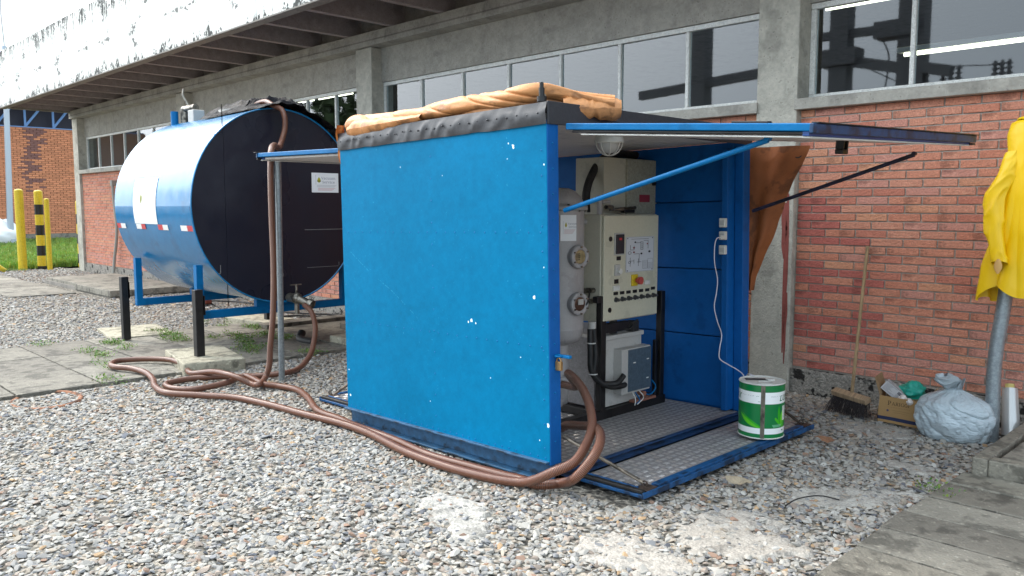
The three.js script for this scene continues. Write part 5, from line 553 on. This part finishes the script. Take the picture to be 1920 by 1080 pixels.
// bent galvanised pipe with a raincoat hung over it
one('bent_pipe', tube([[-1.655, -0.05, 0.50], [-1.657, 0.25, 0.50], [-1.663, 0.5, 0.495], [-1.655, 0.70, 0.49], [-1.635, 0.92, 0.48], [-1.618, 1.15, 0.475], [-1.60, 1.6, 0.47], [-1.58, 2.20, 0.465]], 0.047, 20, 60), zinc, 'bent galvanised pipe standing against the wall with a yellow coat on it', 'pipe', [-1.655, 0, 0.5]);
{ const t = thing('raincoat', 'bright yellow raincoat hung over the bent pipe', 'raincoat', [-1.6, 1, 0.5]);
  const ax = (y) => lerp(-1.51, -1.53, (2.26 - y) / 1.3);
  const prof = [[0, 0.10, 0.07], [0.015, 0.135, 0.085], [0.08, 0.150, 0.09], [0.18, 0.14, 0.095], [0.28, 0.135, 0.10], [0.45, 0.155, 0.11], [0.65, 0.185, 0.12], [0.85, 0.225, 0.125], [1, 0.24, 0.13]];
  const at = (v, k) => { for (let i = 1; i < prof.length; i++) if (v <= prof[i][0]) return lerp(prof[i - 1][k], prof[i][k], sm(prof[i - 1][0], prof[i][0], v)); return prof[prof.length - 1][k]; };
  const body = surf(220, 90, (u, v) => { const a = u * 6.28318, c = Math.cos(a), s = Math.sin(a), hem = 0.05 * Math.sin(a * 2 + 0.8) + 0.03 * Math.sin(a * 5) , y = 2.245 - v * (1.20 + hem * v) + (v < 0.02 ? 0 : 0) + 0.0; const f = (0.26 * (Math.abs(Math.sin(a * 2.5 + 0.8 * Math.sin(v * 3) + 0.6)) - 0.5) + 0.12 * (Math.abs(Math.sin(a * 4.5 + v * 1.5 + 1)) - 0.5)) * sm(0.10, 0.8, v) + 0.07 * (n3(c * 2, v * 5, s * 2) - 0.5) + 0.035 * (rid(c * 1.5 + v * 3, v * 5, s * 2) ** 4); const k = 1 + f; return [ax(y) + c * at(v, 1) * k, y + (v < 0.03 ? -0.02 * (1 - v / 0.03) * 0 : 0), 0.49 + s * at(v, 2) * k, u * 1.6, v * 1.3]; });
  part('coat', body, Object.assign(coatM, { side: THREE.DoubleSide }), t, true);
  part('crown', surf(48, 10, (u, v) => { const a = u * 6.28318, k = v; return [ax(2.25) + Math.cos(a) * 0.105 * k, 2.245 + 0.025 * Math.sqrt(Math.max(0, 1 - k * k)) + 0.008 * rid(Math.cos(a) * 2, k * 2, Math.sin(a) * 2), 0.49 + Math.sin(a) * 0.073 * k, u, v]; }), coatM, t, true);
  const sc = new THREE.CatmullRomCurve3([V(-1.60, 2.02, 0.54), V(-1.635, 1.88, 0.56), V(-1.695, 1.72, 0.575), V(-1.685, 1.54, 0.60), V(-1.65, 1.37, 0.625), V(-1.63, 1.275, 0.635)]), sr = (v) => lerp(lerp(0.055, 0.072, sm(0, 0.4, v)), 0.050, sm(0.5, 1, v));
  part('sleeve', surf(70, 60, (u, v) => { const p = sc.getPointAt(v), a = u * 6.28318, r = sr(v) * (1 + 0.22 * (rid(Math.cos(a) * 1.3 + v * 5, v * 8, Math.sin(a) * 1.3) ** 3 - 0.3) + 0.06 * Math.sin(a * 3 + v * 7)); return [p.x + Math.cos(a) * r * 0.95, p.y + 0.02 * Math.sin(a), p.z + Math.sin(a) * r * 0.7, u * 0.4, v * 0.8]; }), coatM, t, true);
  part('cuff_lining', surf(40, 12, (u, v) => { const a = u * 6.28318, w = Math.sin(v * Math.PI) ; return [-1.63 + Math.cos(a) * 0.018 * (0.4 + w), 1.30 - 0.10 * v + 0.01, 0.672 + Math.sin(a) * 0.010]; }), M(lin(0.62, 0.36, 0.12), { roughness: 0.6, side: THREE.DoubleSide }), t, true);
  part('placket', surf(3, 30, (u, v) => { const y = lerp(2.0, 1.12, v); return [ax(y) + 0.05 + u * 0.03 + 0.02 * Math.sin(v * 3), y, 0.605 + 0.035 * v + 0.008 * Math.sin(v * 11)]; }), coatM, t, true); }

// ---------------------------------------------------------------- litter and weeds
const scrap = (x, z, w, d, r, m, label) => one('cardboard_scrap', surf(10, 8, (u, v) => [(u - 0.5) * w * (1 - 0.25 * v), 0.012 * Math.sin(u * 4 + v * 3) + 0.01 * rid(u * 3, v * 3, w * 40), (v - 0.5) * d * (1 + 0.3 * u)]).rotateY(r).translate(x, 0.052, z), Object.assign(m, { side: THREE.DoubleSide }), label, 'cardboard', [x, 0.04, z]);
scrap(-2.40, 2.68, 0.16, 0.075, 0.35, M(lin(0.45, 0.37, 0.26), { roughness: 0.9, map: grainT }), 'tan cardboard scrap on the gravel in front of the ramp'); scrap(-2.42, 1.47, 0.14, 0.09, 0.9, M(lin(0.34, 0.18, 0.10), { roughness: 0.9, map: grainT }), 'brown cardboard scrap on the gravel behind the ramp corner');
one('clay_ring', new THREE.TorusGeometry(0.34, 0.028, 10, 60).rotateX(Math.PI / 2).scale(1, 0.8, 0.75).rotateX(0.03).translate(-7.75, -0.008, 4.93), M(lin(0.42, 0.20, 0.12), { map: scuffT, roughness: 0.9 }), 'orange clay pipe mouth sunk in the gravel by the paved strip', 'pipe', [-7.75, 0, 4.93]);
one('broken_brick', RB(-0.12, 0.12, 0, 0.09, -0.08, 0.08, 0.015).rotateY(0.5).rotateZ(0.2).translate(-13.4, 0.02, 1.05), M(lin(0.26, 0.075, 0.05), { map: brickT, roughness: 0.95 }), 'broken dark red brick lying under the tank', 'brick', [-13.4, 0, 1.05]);
one('bent_wire', tube([[-1.85, 0.05, 2.55], [-1.93, 0.07, 2.62], [-2.0, 0.065, 2.75], [-2.02, 0.045, 2.84]], 0.004, 6), rubber, 'thin bent black wire on the gravel by the sandy patch', 'wire', [-1.9, 0, 2.6]);
one('rubber_offcut', tube([[-8.95, 0.12, 1.76], [-8.9, 0.06, 1.82], [-8.75, 0.05, 1.86], [-8.55, 0.05, 1.84]], 0.05, 8), rubber, 'black rubber offcut lying against the chamber block', 'rubber', [-8.8, 0, 1.8]);
{ const q = rng(61), leaf = new THREE.PlaneGeometry(0.010, 0.015, 1, 2), p = leaf.attributes.position; p.setX(0, 0); p.setX(1, 0.002); p.setX(4, -0.004); p.setX(5, 0.004); leaf.translate(0, 0.017, 0); leaf.computeVertexNormals();
  const spots = [[-10.5, 2.75, 0.42, 0.16, 744], [-10.0, 2.9, 0.4, 0.10, 504], [-9.9, 3.55, 0.5, 0.10, 600], [-9.55, 3.95, 0.45, 0.09, 456], [-9.6, 2.35, 0.5, 0.22, 912], [-9.9, 1.75, 0.5, 0.3, 1080], [-9.2, 1.95, 0.5, 0.25, 744], [-8.75, 2.55, 0.35, 0.18, 576], [-8.1, 2.15, 0.22, 0.12, 288], [-8.5, 2.95, 0.2, 0.1, 192], [-10.6, 5.2, 0.1, 0.06, 144], [-10.7, 4.2, 0.14, 0.08, 156], [-8.05, 4.3, 0.3, 0.05, 144], [-1.55, 2.0, 0.03, 0.06, 84], [-11.2, 1.9, 0.6, 0.4, 360], [-24.0, 1.4, 0.4, 0.5, 600], [-8.0, 5.4, 0.1, 0.04, 72], [-8.9, 4.1, 0.35, 0.06, 168]];
  const N = spots.reduce((a, s) => a + s[4], 0), im = shadow(new THREE.InstancedMesh(leaf, M(lin(1, 1, 1), { roughness: 0.7, side: THREE.DoubleSide, transmission: 0.25, thickness: 0 }), N)), o = new THREE.Object3D(), c = new THREE.Color(); let k = 0;
  for (const [x, z, a, b, n] of spots) { const cl = Array.from({ length: 7 }, () => [(q() + q() - 1) * a, (q() + q() - 1) * b]); for (let i = 0; i < n; i++) { const [cx, cz] = cl[q() * 7 | 0]; o.position.set(x + cx + (q() + q() - 1) * 0.16, 0.03 + q() * q() * 0.05, z + cz + (q() + q() - 1) * 0.11); o.rotation.set(-0.3 - q() * 1.1, q() * 6.28, 0, 'YXZ'); o.scale.setScalar(0.6 + q() * 0.9); o.updateMatrix(); im.setMatrixAt(k, o.matrix); c.setRGB(0.08 + q() * 0.11, 0.165 + q() * 0.13, 0.025 + q() * 0.02); im.setColorAt(k++, c); } }
  im.name = 'weeds'; im.userData = { kind: 'stuff', label: 'small green weeds growing in the joints of the paved strip', category: 'weeds' }; scene.add(im); }

// ---------------------------------------------------------------- what the panes and the tank mirror, behind the camera
{ const t = thing('substation_gantry', 'dark steel switchyard gantry with insulators, mirrored in the hall windows', 'gantry', [-12, 0, 22]), m = M(lin(0.15, 0.155, 0.165), { roughness: 0.7 });
  for (const [x, h] of [[-12.95, 11], [-10.6, 11], [-18.9, 9]]) part('post', B(x - 0.32, x + 0.32, 0, h, 21.7, 22.3), m, t);
  part('cross_beam', [bar([-14.5, 7.86, 22], [-10.6, 7.78, 22], 0.25, 0.28), bar([-13.2, 7.0, 22], [-9.4, 6.05, 21.8], 0.32, 0.36), B(-13.6, -12.3, 6.72, 7.30, 21.6, 22.4), B(-11.7, -10.4, 7.45, 8.0, 21.6, 22.4), bar([-22, 6.6, 22], [-16, 6.9, 22], 0.3, 0.35)], m, t);
  for (const x of [-10.25, -9.72, -9.48, -9.25, -8.2, -8.0, -7.8]) { const gs = [cyl(x, 5.3, 22, 0.05, 1.9)]; for (let i = 0; i < 12; i++) gs.push(cyl(x, 4.5 + i * 0.15, 22, 0.10, 0.05, 'y', 12)); part('insulator', gs, m, t); } part('plinth', [B(-11, -7, 0, 4.4, 21.5, 22.5)], m, t); part('line_wire', [tube([[-16, 8.4, 22], [-12, 6.6, 22], [-8, 6.1, 22]], 0.02, 5), tube([[-13, 7.1, 22], [-11, 6.0, 22]], 0.02, 5), tube([[-11.6, 7.6, 22], [-11.3, 6.9, 22], [-11.4, 5.6, 22]], 0.03, 5)], m, t); }
{ // trees beyond the yard, outside the picture: mirrored in a window and low on the tank
  const lf = new THREE.PlaneGeometry(0.5, 0.5), mk = (x, z, h, w, label) => { const q = rng(Math.abs(x * 7 + z * 13) | 0), t = thing('yard_tree', label, 'tree', [x, 0, z], 'trees behind the camera'); part('trunk', rod([x, 0, z], [x + 0.3, h * 0.7, z], 0.32, 10, 0.12), M(lin(0.09, 0.07, 0.05), { roughness: 0.9 }), t); const gs = []; for (let i = 0; i < 900; i++) { const u = q() * 2 - 1, a = q() * 6.28, r = Math.cbrt(q()), s = Math.sqrt(1 - u * u), lob = 0.7 + 0.5 * n3(Math.cos(a) * 2 + x, u * 2, Math.sin(a) * 2); gs.push(lf.clone().rotateX(q() * 3).rotateY(q() * 6).translate(x + Math.cos(a) * s * r * w * lob, h * 0.62 + u * r * h * 0.40 * lob, z + Math.sin(a) * s * r * w * lob)); } part('crown', gs, M(lin(0.06, 0.10, 0.03), { roughness: 0.8, side: THREE.DoubleSide }), t); };
  mk(-46.5, 22, 9.5, 3.2, 'round tree mirrored in the window above the tank'); }

renderer.render(scene, camera);
